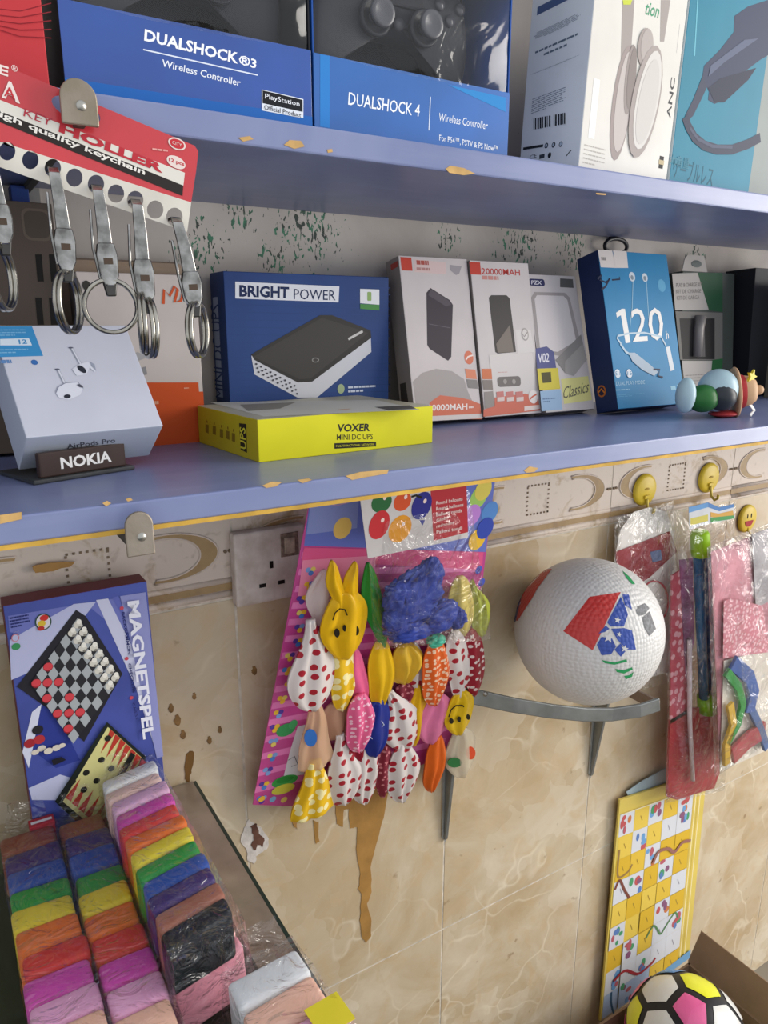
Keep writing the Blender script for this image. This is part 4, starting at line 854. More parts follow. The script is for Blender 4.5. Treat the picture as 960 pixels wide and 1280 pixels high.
LW = ['#e8d8d6','#ecc0cc','#e9b4c6','#e7a7b9','#f0b0a0','#f3c98e','#efe3a6','#c9dfb4','#efc9b4','#f3c0a8','#f3b8b0','#ee9fb0']
clay_pack('largest clay pack from white to black bars, lying diagonally on top', .0945, .149, -.078, -.315, [WH,'#f0cfc4','#e2b4d6',MG,RD,OR,YE,GN,BL_,PU,'#a26a58',BK], ZG, 1.064, yaw=0, lower=LW, shear=.22)
t, mw = clay_pack('clay pack of white, peach and pink bars nearest the glass edge', .128, .184, -.338, -.48, [WH,PE,PK,'#e25aa8','#f0a0b8'], ZG, 1.04, yaw=3)
mk('price_sticker', MB().box(.034,.06,-.075,-.05,.0582,.0588), M('#e3d23a', .4, 0, .04), t)
# ================================================================== BALLOON CARD
CT, CL, CR = onY(392, 600, -.105), onY(316, 1006, -.02), onY(622, 574, -.105)
CN = (CR-CT).cross(CL-CT).normalized()
if CN.y > 0: CN = -CN
def onCard(x, y, off=0.0):
    d = ray(x, y); return CAM + d*(((CT+CN*off)-CAM).dot(CN)/d.dot(CN))
t = thing('balloon_card', 'pink and purple printed backing card behind the balloons', 'card', onCard(470, 790))
q4 = [(392,600),(622,574),(604,720),(560,945),(440,985),(372,1008),(316,1006)]
mk('card_sheet', MB().prism([onCard(*p) for p in q4], -CN*.0012), M('#c4458f', .35, 0, .08, 20, coat=.2), t, world=True)
CV = (CT-CL); CU = CV.cross(CN).normalized(); CU = CU if CU.x > 0 else -CU; CV = CN.cross(CU); CV = CV if CV.z > 0 else -CV
A = Art(onCard(470, 790), CU, CV, CN)
A.q([(388,618),(622,576),(607,690),(380,682)], '#6a78c4'); A.q([(391,608),(450,600),(446,660),(383,668)], '#8f9ad0')
def lerp2(a, b, k): return (a[0]+(b[0]-a[0])*k, a[1]+(b[1]-a[1])*k)
for k in range(15):
    l0 = lerp2((378,690),(318,994), k/14.5); r0 = lerp2((600,690),(556,930), k/14.5)
    l1 = (l0[0]-2, l0[1]+8); r1 = (r0[0]-2, r0[1]+8); A.q([l0, lerp2(l0, r0, 1), r1, l1], '#e07ab4')
A.q([(380,684),(604,690),(602,712),(377,700)], '#e05a8a'); A.q([(378,700),(470,694),(465,740),(372,745)], '#e88aa8')
A.l([(392,622),(420,632),(446,625)], 1.5, '#c9a0c8')
for x, y, c in ((428,660,'#f0c869'),(598,622,'#a8d06a'),(604,612,'#e0d060'),(590,644,'#c58ad8'),(612,640,'#5a8fd0'),(596,674,'#f0c03a'),(606,660,'#3a4fb0')): A.e((x,y),13,15,c)
rn = random.Random(5)
for k in range(17):
    x, y = lerp2((386,712),(328,998), k/16); x += rn.uniform(-3,5)
    for (dx, dy) in ((-3,0),(3,-1),(0,4)): A.e((x+dx,y+dy),3.6,3.6,rn.choice(('#4f7fc8','#e8b83a','#7fa0d8','#5a3f9a','#e8d06a')))
for k in range(3):
    x, y = lerp2((320,1000),(362,1002), (k+.5)/3); A.e((x,y-2),4.5,4.5,('#e8b83a','#7fb0d8','#e8d06a')[k])
for x, y in ((598,712),(602,728)): A.e((x,y),5,6,'#4f5fc0')
A.q([(362,940),(372,908),(384,905),(380,968),(354,972)], '#d5d6dc'); A.l([(360,950),(368,945),(372,955),(364,958)],1.2,'#6b6d78'); A.e((357,912),13,10,'#3f9a5a'); A.e((366,905),6,7,'#49a866')
A.e((356,976),18,9,'#3fa04a'); A.e((354,986),16,8,'#d5cf4a'); A.e((356,974),12,5,'#2f8a3a'); A.build(t)
# ------------------------------------------------------------------ single deflated balloons
GB = 'deflated balloons pinned on the pink card'
def latex(c): return M(c, .3, 0, .06, 40, .1, 50, trans=.05)
def clearlatex(c):
    k = 'clear'+c
    if k in MATS: return MATS[k]
    m, nt, b = newmat('clear_latex'); b.inputs['Base Color'].default_value = H(c); b.inputs['Roughness'].default_value = .25; b.inputs['Alpha'].default_value = .55; MATS[k] = m; return m
WD = dots('white_red_dots', '#d9d0cc', '#a8182c', 62, .25, .55); CD = dots('crimson_white_dots', '#98122c', '#e2d0cc', 95, .24, .8)
YF = dots('yellow_flowers', '#e6b818', '#f2e6a8', 75, .33, .9); OF = dots('orange_flowers', '#e0601c', '#f0c8a8', 150, .3, 1); CF = dots('crimson_flowers', '#7d1a30', '#c87a80', 130, .22, 1); PF = dots('pink_scribble', '#e2608f', '#f5c4d6', 140, .24, 1)
def prof(kind, s):
    if kind == 'leaf': return max(.05, math.sin(math.pi*min(.995, s*.97+.02))**.75)
    if kind == 'oval': return max(.05, math.sin(math.pi*min(.995, s*.96+.03))**.5)
    if kind == 'trap': return (.3+.7*(s/.9)) if s < .9 else max(.05, math.sqrt(max(0, 1-((s-.9)/.1)**2)))
    if s < .62: k = s/.62; return .2+.8*k*k*(3-2*k)
    return max(.04, math.sqrt(max(0, 1-((s-.62)/.385)**2)))
def bal_mesh(top, bot, wpx, off, kind, bend=0, seed=0, thick=.3):
    mb = MB(); a, b_ = onCard(*top, off), onCard(*bot, off); sc_ = depth(a)/FPX; W = wpx/2*sc_*1.3
    ax = (b_-a); sd = ax.cross(CN).normalized(); sd = sd if sd.x > 0 else -sd; n, m = 32, 26; rn = random.Random(seed); ph = rn.uniform(0, 6.28); f3 = rn.choice((2, 3))
    for i in range(m+1):
        s = i/m; w = prof(kind, s)*W; c = a+ax*s+sd*(bend*sc_*math.sin(math.pi*s))
        th = min(w*.9, .0025+thick*1.15*w)
        for j in range(n):
            g_ = 2*math.pi*j/n; cr = 1+.45*math.cos(f3*g_+ph+s*1.5); wx = w*(1+.05*math.sin(g_*2+ph+s*5))
            cx_ = math.cos(g_); sg = math.sin(g_); fold = (1-abs(cx_)**2.2)*(1+.4*math.sin(cx_*(3.2+f3)+ph+1.2*s)+.14*math.sin(cx_*9+ph*2+s*5))
            hh = (.0012+th*max(.12, fold))*(1 if sg >= 0 else -.6)
            mb.v.append(c+sd*cx_*wx+CN*hh+sd*(.0012*math.sin(s*9+ph)))
    for i in range(m):
        for j in range(n): mb.f.append((i*n+j, i*n+(j+1) % n, (i+1)*n+(j+1) % n, (i+1)*n+j)); mb.m.append(0)
    mb.f.append(tuple(range(n))[::-1]); mb.f.append(tuple(range(m*n, m*n+n))); mb.m += [0, 0]
    return mb, a
_bn = [0]
def balloon(label, top, bot, wpx, mat, row, kind='drop', bend=0, thick=.17):
    _bn[0] += 1; off = .010+.0065*row
    mb, a = bal_mesh(top, bot, wpx, off, kind, bend, _bn[0], thick)
    o = mk('balloon', mb, mat, None, world=True, smooth=True, origin=a)
    return tag(o, label, 'balloon', GB)
def dark_on(o, pts_list, off, name='printed_face', c='#1c1712', wd=1.6):
    mb = MB()
    for pts in pts_list:
        if len(pts) == 3 and not isinstance(pts[1], tuple): 
            (x, y), rx_, ry_ = pts; mb.prism([onCard(x+rx_*math.cos(a), y+ry_*math.sin(a), off) for a in [2*math.pi*k/16 for k in range(16)]], CN*.0008)
        else: mb.tube([onCard(x, y, off) for x, y in pts], wd*.5*depth(onCard(*pts[0]))/FPX, 6)
    return mk(name, mb, M(c, .4), o, world=True)
YEL = latex('#e6b416')
balloon('pale white balloon half hidden behind the upside-down smiling one', (404,712), (400,782), 34, clearlatex('#e8dcd6'), 0, 'leaf')
o = balloon('yellow balloon with an upside-down smiling face and two ears', (430,738), (430,822), 50, YEL, 2.4, 'oval', thick=.22)
for e0, e1 in (((413,701),(424,762)), ((442,702),(434,762))):
    mb, a = bal_mesh(e0, e1, 17, .026, 'leaf', 0, 3); mk('ear', mb, YEL, o, world=True, smooth=True)
dark_on(o, [((421,791),3.4,5.5), ((445,788),3.6,6), ((430.5,785),2.3,4), [(416,775),(419,766),(425,761),(431,762),(434,769)]], .0355)
balloon('green balloon beside the yellow upside-down face', (458,704), (481,808), 24, latex('#2f8a34'), 1.6, 'leaf', -3)
balloon('pale yellow balloon at the right side of the clear pack', (572,722), (580,792), 30, latex('#d9c46a'), 1, 'oval')
balloon('lime balloon at the far right of the clear pack', (590,725), (602,794), 22, latex('#b7bf4a'), .6, 'drop', 4)
balloon('white balloon with red dots at the left edge of the card', (389,774), (390,887), 50, WD, 1.6, 'drop')
balloon('yellow balloon with pale flowers below the upside-down face', (427,800), (428,886), 31, YF, 1.2, 'oval')
balloon('pink balloon beside the yellow flowered one', (440,808), (455,884), 25, latex('#e0608e'), .8, 'leaf', -3)
balloon('plain yellow balloon below the green one', (475,800), (476,882), 31, latex('#e0b21a'), 1.2, 'oval')
balloon('crumpled yellow balloon below the blue pack', (505,804), (505,852), 36, latex('#d9ae34'), .6, 'oval', 3, .35)
balloon('narrow white dotted balloon left of the orange flowered one', (517,803), (522,864), 24, WD, 0, 'leaf')
balloon('orange balloon with pale flowers below the blue pack', (544,800), (543,880), 33, OF, 1.8, 'oval')
balloon('white dotted balloon next to the crimson dotted one', (566,790), (574,870), 29, WD, 1.4, 'oval', 2)
balloon('crimson balloon with white dots at the right edge', (584,787), (592,868), 28, CD, .8, 'oval', 4)
balloon('clear peach balloon with a blue print at the left', (394,882), (393,960), 42, clearlatex('#e8bf9a'), 1.2, 'trap')
dark_on(bpy.data.objects[[o.name for o in col.objects if o.name.startswith('balloon')][-1]], [((388,922),8,11)], .0275, 'printed_flower', '#2f66b0')
balloon('peach balloon behind the pink scribbled one', (420,876), (424,922), 42, clearlatex('#d8a888'), .1, 'oval')
balloon('pink balloon with white scribbles', (450,868), (449,938), 33, PF, 2.2, 'oval')
o = balloon('dark blue balloon with white writing strokes', (470,876), (468,944), 34, latex('#1f2f86'), 1.5, 'oval')
dark_on(o, [[(460,905),(464,912),(458,918),(466,924)],[(468,918),(472,910),(476,916),(470,926)],[(476,900),(480,906),(475,910)]], .0262, 'printed_strokes', '#c9cfe6', 1.2)
balloon('small crimson balloon behind the white dotted cluster', (505,852), (504,886), 26, CF, -.2, 'oval')
balloon('white balloon with red hearts in the middle of the card', (487,864), (508,934), 42, WD, 1.2, 'drop', 3)
balloon('plain yellow balloon behind the rose one', (521,856), (517,932), 22, latex('#dca918'), .6, 'leaf', 3)
balloon('rose balloon below the orange flowered one', (547,868), (537,928), 38, latex('#d8759c'), .9, 'oval')
o = balloon('small yellow balloon with a smiling face near the metal bar', (575,864), (572,917), 33, latex('#e0b81e'), 1.6, 'oval')
dark_on(o, [((574,899),2.6,3.4), ((564,901),2.6,3.4), ((585,896),2.2,3.4), [(561,896),(564,887),(570,882),(578,882),(584,887)]], .028)
balloon('yellow flowered balloon at the lower left, lowest of all', (394,950), (389,1021), 47, YF, 1.6, 'trap')
balloon('large white dotted balloon at the bottom of the card', (424,918), (432,1003), 40, WD, 1.4, 'drop')
balloon('plain crimson balloon between the dotted ones', (436,908), (452,978), 28, latex('#8d142c'), .4, 'leaf')
balloon('white dotted balloon partly behind the large one at the bottom', (458,930), (455,1003), 32, WD, .7, 'oval')
balloon('crimson flowered balloon at the bottom of the card', (478,930), (478,995), 21, CF, .8, 'oval')
balloon('diamond-shaped white dotted balloon at the bottom right', (503,926), (503,1002), 39, WD, 1.2, 'leaf')
balloon('orange balloon at the lower right of the card', (547,920), (539,988), 26, latex('#db6420'), .8, 'oval')
o = balloon('clear balloon with green and red prints above the metal strut', (574,912), (577,970), 36, clearlatex('#d9cdb4'), .8, 'oval')
dark_on(o, [((568,953),9,6)], .0225, 'printed_leaf', '#2c6a3a'); dark_on(o, [((588,941),6,8)], .0225, 'printed_spot', '#d8502e')
# ------------------------------------------------------------------ clear pack of blue balloons with header card
t = thing('balloon_pack', 'clear bag of crumpled blue balloons under a printed header card', 'balloon pack', onCard(520, 690, .045))
OF_ = .046
hp = [(450,622),(583,603),(585,672),(460,698)]
mk('header_card', MB().prism([onCard(*p, OF_) for p in hp], -CN*.0008), M('#cfc9c6', .35, 0, .05), t, world=True)
A = Art(onCard(520, 650, OF_), CU, CV, CN)
A.q([(538,611),(583,604),(585,665),(542,676)], '#b8343c')
for x, y, rx_, ry_, c in ((477,628,15,14,'#2f6b3c'),(503,627,13,13,'#d8562c'),(474,656,15,20,'#c9353a'),(500,661,17,19,'#e39a2c'),(527,632,15,19,'#2f2f86')):
    A.e((x,y),rx_,ry_,c); A.e((x+4,y-6),2.5,3.2,'#f3d9cf')
A.q([(524,650),(531,650),(528,657)],'#2f2f86')
for k, s_ in enumerate(('Round balloons', 'Round balloons', 'Ballons ronds', 'Globos', 'redondos', 'Palloni tondi')): A.tq(s_, (545,631+k*7.2), (545+(33,34,32,18,22,32)[k],625.5+k*7.2), (545,626.5+k*7.2), '#f0dcd6', bold=.01)
A.l([(514,621),(520,619),(527,622)], 3, '#221c1c'); A.build(t)
rn = random.Random(11)
def lump(cx, cy, rx_, ry_, th, mat, off, seed):
    c = onCard(cx, cy, off); s_ = depth(c)/FPX; mb = MB(); mb.ell((0,0,0), 1, 1, 1, 56, 36); out = []
    for v in mb.v:
        w_ = v+.35*noise.noise_vector(v*1.5+Vector((seed,3,0))); d_ = .9+.28*noise.noise(v*1.7+Vector((seed,0,0)))+.22*(1-2*abs(noise.noise(w_*2.6+Vector((0,seed,0)))))+.08*(1-2*abs(noise.noise(w_*6+Vector((seed,seed,0)))))
        out.append(c+CU*v.x*rx_*s_*d_+CV*v.z*ry_*s_*d_+CN*v.y*th*d_)
    mb.v = out; return mk('balloon', mb, mat, t, world=True, smooth=True)
BLU = M('#34479e', .42, 0, .12, 45, .5, 60, trans=.05)
for cx, cy, rx_, ry_, s_ in ((520,745,34,36,1),(500,765,20,30,2),(548,770,28,20,3),(535,722,18,24,4),(512,788,30,14,5),(494,745,14,20,6),(570,772,12,12,7)): lump(cx, cy, rx_, ry_, .012, BLU, .034, s_)
lump(545, 800, 12, 8, .008, latex('#4fb89a'), .030, 8)
def pouch(name, quad, fn, th, mat, par, nx=14, ny=22, seed=0, wr=.004, dirn=None):
    """closed clear bag: quad TL,TR,BR,BL in pixels, fn(px,py,off) -> place, th = half thickness"""
    mb = MB(); 
    for side in (1, -1):
        o = len(mb.v)
        for i in range(nx+1):
            for j in range(ny+1):
                u, v = i/nx, j/ny; a = lerp2(quad[0], quad[1], u); b_ = lerp2(quad[3], quad[2], u); p = lerp2(a, b_, v)
                edge = min(1, 4.5*min(u, 1-u))*min(1, 6*min(v, 1-v)+.02); nz = noise.noise(Vector((u*7+seed, v*11, side)))+.6*noise.noise(Vector((u*17+seed, v*9, side*2)))
                off = side*th*edge**.6 + (wr*nz*edge if side > 0 else 0)
                mb.v.append(fn(p[0], p[1], max(off, -th)))
        for i in range(nx):
            for j in range(ny): mb.f.append((o+i*(ny+1)+j, o+(i+1)*(ny+1)+j, o+(i+1)*(ny+1)+j+1, o+i*(ny+1)+j+1)); mb.m.append(0)
    return mk(name, mb, mat, par, world=True, smooth=True)
BAG = film('clear_bag', .06, .11, 30, 1.0, edge=.5)
pouch('clear_bag', [(457,640),(586,612),(614,800),(468,812)], lambda x, y, o: onCard(x, y, .034+o), .0165, BAG, t, seed=3)
# ================================================================== WHITE BALL ON ITS RACK
def sphere_hit(x, y, c, r):
    d = ray(x, y).normalized(); oc = CAM-c; b_ = oc.dot(d); q = b_*b_-(oc.dot(oc)-r*r)
    return CAM+d*(-b_-math.sqrt(q)) if q > 0 else CAM+d*(-b_)
def on_sphere(name, polys, c, r, mat, par, cuts=4, px=True):
    bm = bmesh.new()
    for pts in polys:
        vs = [bm.verts.new((x, y, 0)) for x, y in pts]; bm.faces.new(vs)
    bmesh.ops.triangulate(bm, faces=bm.faces[:])
    bmesh.ops.subdivide_edges(bm, edges=bm.edges[:], cuts=cuts, use_grid_fill=True)
    bm.verts.index_update(); mb = MB(); vs = []
    for v in bm.verts:
        p = sphere_hit(v.co.x, v.co.y, c, r*.9995); vs.append(c+(p-c).normalized()*r)
    mb.add(vs, [tuple(v.index for v in f.verts) for f in bm.faces]); bm.free()
    return mk(name, mb, mat, par, world=True, smooth=True)
BC = onY(735, 788, -.1035); BRAD = .1
def ball_mat(name, c, sc_=185):
    m, nt, b = newmat(name); b.inputs['Base Color'].default_value = H(c); b.inputs['Roughness'].default_value = .42
    tc = nd(nt, 'ShaderNodeTexCoord'); v = nd(nt, 'ShaderNodeTexVoronoi'); v.inputs['Scale'].default_value = sc_; v.inputs['Randomness'].default_value = .35; nt.links.new(tc.outputs['Object'], v.inputs['Vector'])
    bp = nd(nt, 'ShaderNodeBump'); bp.inputs['Strength'].default_value = .6; bp.inputs['Distance'].default_value = .0018; bp.invert = True
    nt.links.new(v.outputs['Distance'], bp.inputs['Height']); nt.links.new(bp.outputs['Normal'], b.inputs['Normal']); return m
t = thing('ball', 'white pebbled rubber ball with red and blue printed patches', 'ball', BC)
mk('ball_skin', MB().ell((0,0,0), BRAD, BRAD, BRAD, 64, 40), ball_mat('white_rubber', '#d2d0cd'), t, smooth=True)
on_sphere('red_patch', [[(704,789),(737,746),(776,740),(741,813)]], BC, BRAD+.0004, ball_mat('red_print', '#c2332f'), t)
on_sphere('red_patch', [[(641,775),(650,738),(674,712),(690,711),(672,735),(665,748),(647,776)]], BC, BRAD+.0004, ball_mat('red_print2', '#b8342f'), t)
on_sphere('dark_edge_patch', [[(640,770),(645,750),(654,738),(650,752),(645,776),(643,778)]], BC, BRAD+.0006, M('#2c3a6e', .4), t)
on_sphere('blue_star_patch', [[(778,743),(786,743),(790,762),(781,756)], [(776,746),(781,757),(785,768),(780,783),(763,783),(759,778)], [(757,782),(762,786),(756,790),(748,792)], [(764,786),(780,785),(790,788),(795,812),(784,812),(772,800)], [(746,806),(752,796),(765,798),(770,808),(764,818),(752,819)], [(768,812),(776,804),(782,814),(776,821)]], BC, BRAD+.0004, ball_mat('blue_print', '#2b49a0'), t)
def star(cx, cy, r): return [(cx+(r if k % 2 == 0 else r*.42)*math.sin(math.pi*k/5+.2), cy-(r if k % 2 == 0 else r*.42)*math.cos(math.pi*k/5+.2)) for k in range(10)]
on_sphere('white_star', [star(772,775,4.5), star(761,797,7), star(774,793,3.5), star(781,811,5)], BC, BRAD+.0008, M('#dadada', .4), t, 1)
for gp in [[(752,825),(768,828),(783,824),(784,827),(768,831),(756,829)], [(769,836),(780,838),(790,834),(791,837),(780,842),(771,840)], [(780,845),(787,844),(792,840),(790,846),(783,849)], [(778,713),(787,721),(794,730),(790,730),(783,722)]]: on_sphere('green_print', [gp], BC, BRAD+.0005, M('#2f9a5c', .4), t, 2)
on_sphere('grey_lettering', [[(797,758),(806,754),(812,760),(806,768),(799,770)], [(803,772),(812,764),(816,775),(820,786),(812,795),(806,785)], [(795,762),(798,760),(800,768),(797,768)]], BC, BRAD+.0005, M('#77777a', .5, 0, .3, 260), t, 2)
# rack: two wall legs and one bent bar
t = thing('wall_rack', 'bent grey metal wall rack holding up the white ball', 'rack', Vector((.724, 0, .94)))
GRY = M('#8e9190', .4, .75, .12, 30, .15, 50); XS = [(585,869,.571),(640,881,.643),(690,889,.708),(730,893,.76),(765,893,.806),(800,888,.845),(824,880,.877)]
bar = [onX(x, y, X) for x, y, X in XS]
mk('front_bar', MB().strip(bar, .011, (0,0,1), .005), GRY, t, True, bevel=.0015)
mk('side_arm', MB().strip([Vector((.571,-.002,bar[0].z)), bar[0]], .0085, (0,0,1), .005), GRY, t, True, bevel=.001)
mk('side_arm', MB().strip([Vector((.877,-.002,bar[-1].z-.004)), bar[-1]+Vector((0,0,-.004))], .009, (0,0,1), .005), M('#8a7a70', .5, .4, .15, 40), t, True, bevel=.001)
for X, zt in ((.571, bar[0].z), (.877, bar[-1].z)):
    lg = MB().prism([(X-.003,-.0015,.755),(X-.003,-.006,.756),(X-.003,-.032,zt-.02),(X-.003,-.036,zt),(X-.003,-.0015,zt)], (.006,0,0)); mk('leg', lg, GRY, t, True, bevel=.0012)
    mk('leg_flange', MB().prism([(X-.009,-.0016,zt),(X+.009,-.0016,zt),(X+.0055,-.0016,.76),(X,-.0016,.75),(X-.0055,-.0016,.76)], (0,-.0018,0)), M('#b9bab8', .35, .6, .1), t, True)
    mk('screw', MB().lathe([(0,.003),(.003,.002),(.004,0)], (0,-1,0), (X,-.0034,.762), 10), STEEL, t, True, True)
mk('bolt', MB().lathe([(0,.003),(.0035,.002),(.004,0)], (0,-1,0), bar[0]+Vector((.02,-.012,.002)), 10), STEEL, t, True, True)
# ================================================================== SMILEY HOOKS
YK = M('#d8bb3a', .35, 0, .06)
def hook(label, px, py, smile):
    c = onY(px, py, -.002); t = thing('smiley_hook', label, 'hook', c, 'round yellow stick-on hooks')
    mk('disc', MB().lathe([(0,.006),(.02,.0055),(.0245,.004),(.026,.0015),(.026,.0)], (0,-1,0), (0,0,0), 32), YK, t, smooth=True)
    if smile:
        for dx in (-.006, .005): mk('eye', MB().ell((dx,-.0058,.006), .0016,.0008,.0045), P('#2a2018'), t)
        mk('mouth', MB().prism([(.012*math.cos(a),-.0064,-.003+.011*math.sin(a)) for a in [math.pi+math.pi*k/12 for k in range(13)]], (0,.001,0)), P('#a8232a'), t)
        mk('hook_tip', MB().tube([(0,-.004,-.016),(0,-.006,-.024),(0,-.012,-.026)], .0022, 8), YK, t, smooth=True)
    else:
        mk('printed_mouth', MB().ell((.0,-.0058,.002), .006,.0012,.0022), P('#a88a24'), t)
        mk('hook_stem', MB().tube([(0,-.005,-.008),(0,-.008,-.018),(0,-.010,-.03),(0,-.017,-.036),(0,-.022,-.032),(0,-.023,-.026)], .0024, 8), M('#c9b24a', .35, .3), t, smooth=True)
        mk('screw_cap', MB().box(-.006,.006,-.0085,-.005,-.014,-.008), YK, t, bevel=.001)
hook('round yellow hook left, holding the white and red pack', 805, 612, False); hook('round yellow hook right, holding the long toy pack', 885, 597, False); hook('round yellow hook with open red smiling mouth', 933, 648, True)
# ================================================================== HANGING PACKS ON THE RIGHT
def plane(Y): return lambda x, y, o=0.0: onY(x, y, Y-o)
def flat(name, pts, Y, mat, par, th=.0008): return mk(name, MB().prism([onY(x, y, Y) for x, y in pts], (0, th, 0)), mat, par, world=True)
t = thing('toy_pack', 'clear bag with white card and dark red flag behind the ball', 'toy pack', onY(805, 640, -.03), 'clear toy packs on hooks')
flat('backing_card', [(776,662),(792,640),(812,634),(834,640),(842,668),(846,760),(838,840),(800,850),(768,700)], -.022, M('#e8e3dc', .4, 0, .05, 20), t)
flat('dark_red_flag', [(770,690),(838,664),(846,690),(812,722),(790,735),(772,725)], -.024, M('#96343c', .45, 0, .1, 30, .3, 40), t)
c0 = [onY(818+16*math.cos(a)*1.1, 752+26*math.sin(a), -.0265) for a in [-2.6+k*.33 for k in range(14)]]
mk('red_curl', MB().tube(c0, .0016, 6), M('#b8444a', .4), t, True, True)
flat('blue_print', [(813,690),(826,687),(828,700),(816,703)], -.0248, P('#5f6f94'), t)
pouch('clear_bag', [(768,648),(842,626),(852,850),(770,870)], lambda x, y, o: onY(x, y, -.029-o), .012, BAG, t, seed=9, wr=.008)
t = thing('toy_pack', 'long clear bag with blue stick, lime cap and red base', 'toy pack', onY(882, 640, -.05), 'clear toy packs on hooks')
YB = -.05
flat('header_card', [(861,634),(885,628),(899,634),(917,630),(919,648),(885,655),(862,662)], YB-.012, M('#c9ccd0', .35, 0, .05), t)
A = Art(onY(890, 640, YB-.012), (1,0,0), (0,0,1), (0,-1,0))
A.q([(861,634),(885,628),(885,634),(861,641)], '#5f94c8'); A.q([(885,628),(899,634),(917,630),(917,634),(899,639),(885,634)], '#4f7fb8'); A.q([(863,648),(885,643),(885,651),(863,657)], '#c8bd5a'); A.q([(888,640),(898,642),(916,638),(917,644),(900,648),(888,646)], '#d0a04a'); A.q([(888,647),(917,644),(918,648),(888,653)], '#4f9a5a'); A.build(t)
def stick(name, pts, r, mat, Y): mk(name, MB().tube([onY(x, y, Y) for x, y in pts], r, 14), mat, t, True, True)
stick('lime_cap', [(875,664),(875,668),(876,690),(876,694)], [.012,.015,.0155,.015], M('#9fd02a', .35, 0, .05), YB-.004)
stick('blue_tube', [(873,694),(876,780),(880,872)], .0085, M('#2f6f9e', .25, 0, .06), YB-.002); stick('blue_tube', [(882,694),(886,780),(890,872)], .008, M('#33568c', .25, 0, .06), YB)
stick('lime_band', [(884,870),(885,888)], .0175, M('#86bf2f', .35), YB-.002)
flat('red_base', [(838,900),(862,885),(898,884),(902,960),(893,985),(846,1000),(834,996)], YB+.004, M('#a5343c', .4, 0, .12, 25, .3, 30), t, .004)
flat('flowered_strip', [(840,720),(858,708),(862,890),(838,905)], YB+.004, dots('flower_strip', '#b8485a', '#d8a0a8', 60, .3, 1), t, .003)
flat('purple_strip', [(850,700),(866,698),(868,800),(858,850)], YB+.002, M('#9a5a86', .4, 0, .3, 30), t, .002)
stick('white_tube', [(862,800),(862,900),(866,975)], .004, M('#d8c8cc', .3), YB-.004)
pouch('clear_bag', [(838,640),(920,628),(906,988),(832,1004)], lambda x, y, o: onY(x, y, YB-o), .02, BAG, t, 16, 34, seed=21, wr=.014)
YD = -.105
t = thing('toy_pack', 'clear bag with pink card and curved green, blue and yellow toys', 'toy pack', onY(935, 680, YD), 'clear toy packs on hooks')
flat('pink_sheet', [(889,690),(935,672),(990,655),(1000,800),(985,905),(900,965)], YD+.012, M('#c98a94', .4, 0, .2, 18, .3, 25), t)
flat('printed_card', [(905,752),(912,748),(953,757),(962,815),(904,823)], YD+.006, dots('pink_print', '#c97a86', '#e0b4ba', 120, .3, 1), t)
flat('white_sheet', [(905,826),(960,812),(985,830),(975,930),(900,965)], YD+.009, M('#ddd4c6', .4, 0, .08, 20), t)
def arc(name, pts, hw, c): mk(name, MB().strip([onY(x, y, YD) for x, y in pts], hw, (1,0,0), .006), M(c, .35, 0, .08), t, True, bevel=.001)
arc('green_arc', [(908,840),(922,858),(928,880),(922,905),(908,930)], .008, '#3f8f4a'); arc('blue_arc', [(916,828),(936,846),(942,866),(936,890)], .013, '#4a64a0'); arc('yellow_arc', [(912,880),(916,905),(908,930),(908,955)], .008, '#d0a83a')
arc('red_strip', [(915,945),(935,925),(955,912)], .018, '#b04a54'); arc('blue_strip', [(938,885),(950,910),(958,935)], .008, '#5a6f9a')
flat('grey_card', [(940,668),(975,655),(985,740),(945,760)], YD+.008, M('#a8a2a4', .3, .1, .2, 30), t)
pouch('clear_bag', [(884,684),(995,640),(1000,905),(893,972)], lambda x, y, o: onY(x, y, YD-o), .024, BAG, t, 16, 26, seed=33, wr=.016)
# ================================================================== SNAKES AND LADDERS BOARD
YS = -.014
t = thing('board_game_sheet', 'yellow snakes and ladders board against the wall', 'board game', onY(820, 1130, YS))
QB = [(775,1000),(884,964),(861,1196),(750,1276)]
flat('board', QB, YS, M('#e2c95e', .35, 0, .06, 10, coat=.3), t, .004)
A = Art(onY(820, 1130, YS), (1,0,0), (0,0,1), (0,-1,0))
def bq(u, v): return lerp2(lerp2(QB[0], QB[1], u), lerp2(QB[3], QB[2], u), v)
NC, NR = 5, 9; u0, u1, v0, v1 = .02, .86, .07, 1.0
def cell(i, j, k=0.0): return [bq(u0+(u1-u0)*(i+a)/NC, v0+(v1-v0)*(j+b_)/NR) for a, b_ in ((k,k),(1-k,k),(1-k,1-k),(k,1-k))]
rn = random.Random(4); pic = {(0,0),(2,0),(4,0),(1,1),(4,1),(2,2),(3,3),(1,3),(0,5),(3,5),(1,6),(4,6),(0,7),(2,7),(1,8)}; wht = {(3,1),(0,3),(4,4),(3,6),(1,7),(3,7),(4,7),(0,8),(2,8)}
for j in range(NR):
    for i in range(NC):
        if (i, j) in pic or (i, j) in wht: A.q(cell(i, j), '#d4d6dc' if j < 8 else '#a9bcd8')
        else: A.q(cell(i, j, .015), rn.choice(('#e0bc44','#e3c454','#d9b236')))
        cx, cy = [sum(p[k] for p in cell(i, j))/4 for k in (0, 1)]
        if (i, j) in pic:
            for k in range(5): A.e((cx+rn.uniform(-6,6), cy+rn.uniform(-9,9)), rn.uniform(2.5,5.5), rn.uniform(3,7), rn.choice(('#c05a5a','#6f9fcf','#b8606a','#8a5a78','#4f9a6a','#c97a4a','#5f7fb8')))
        else: A.l([(cx-1,cy-3),(cx+1,cy+3)], 1.4, '#a98a3a' if (i, j) not in wht else '#9a9aa4')
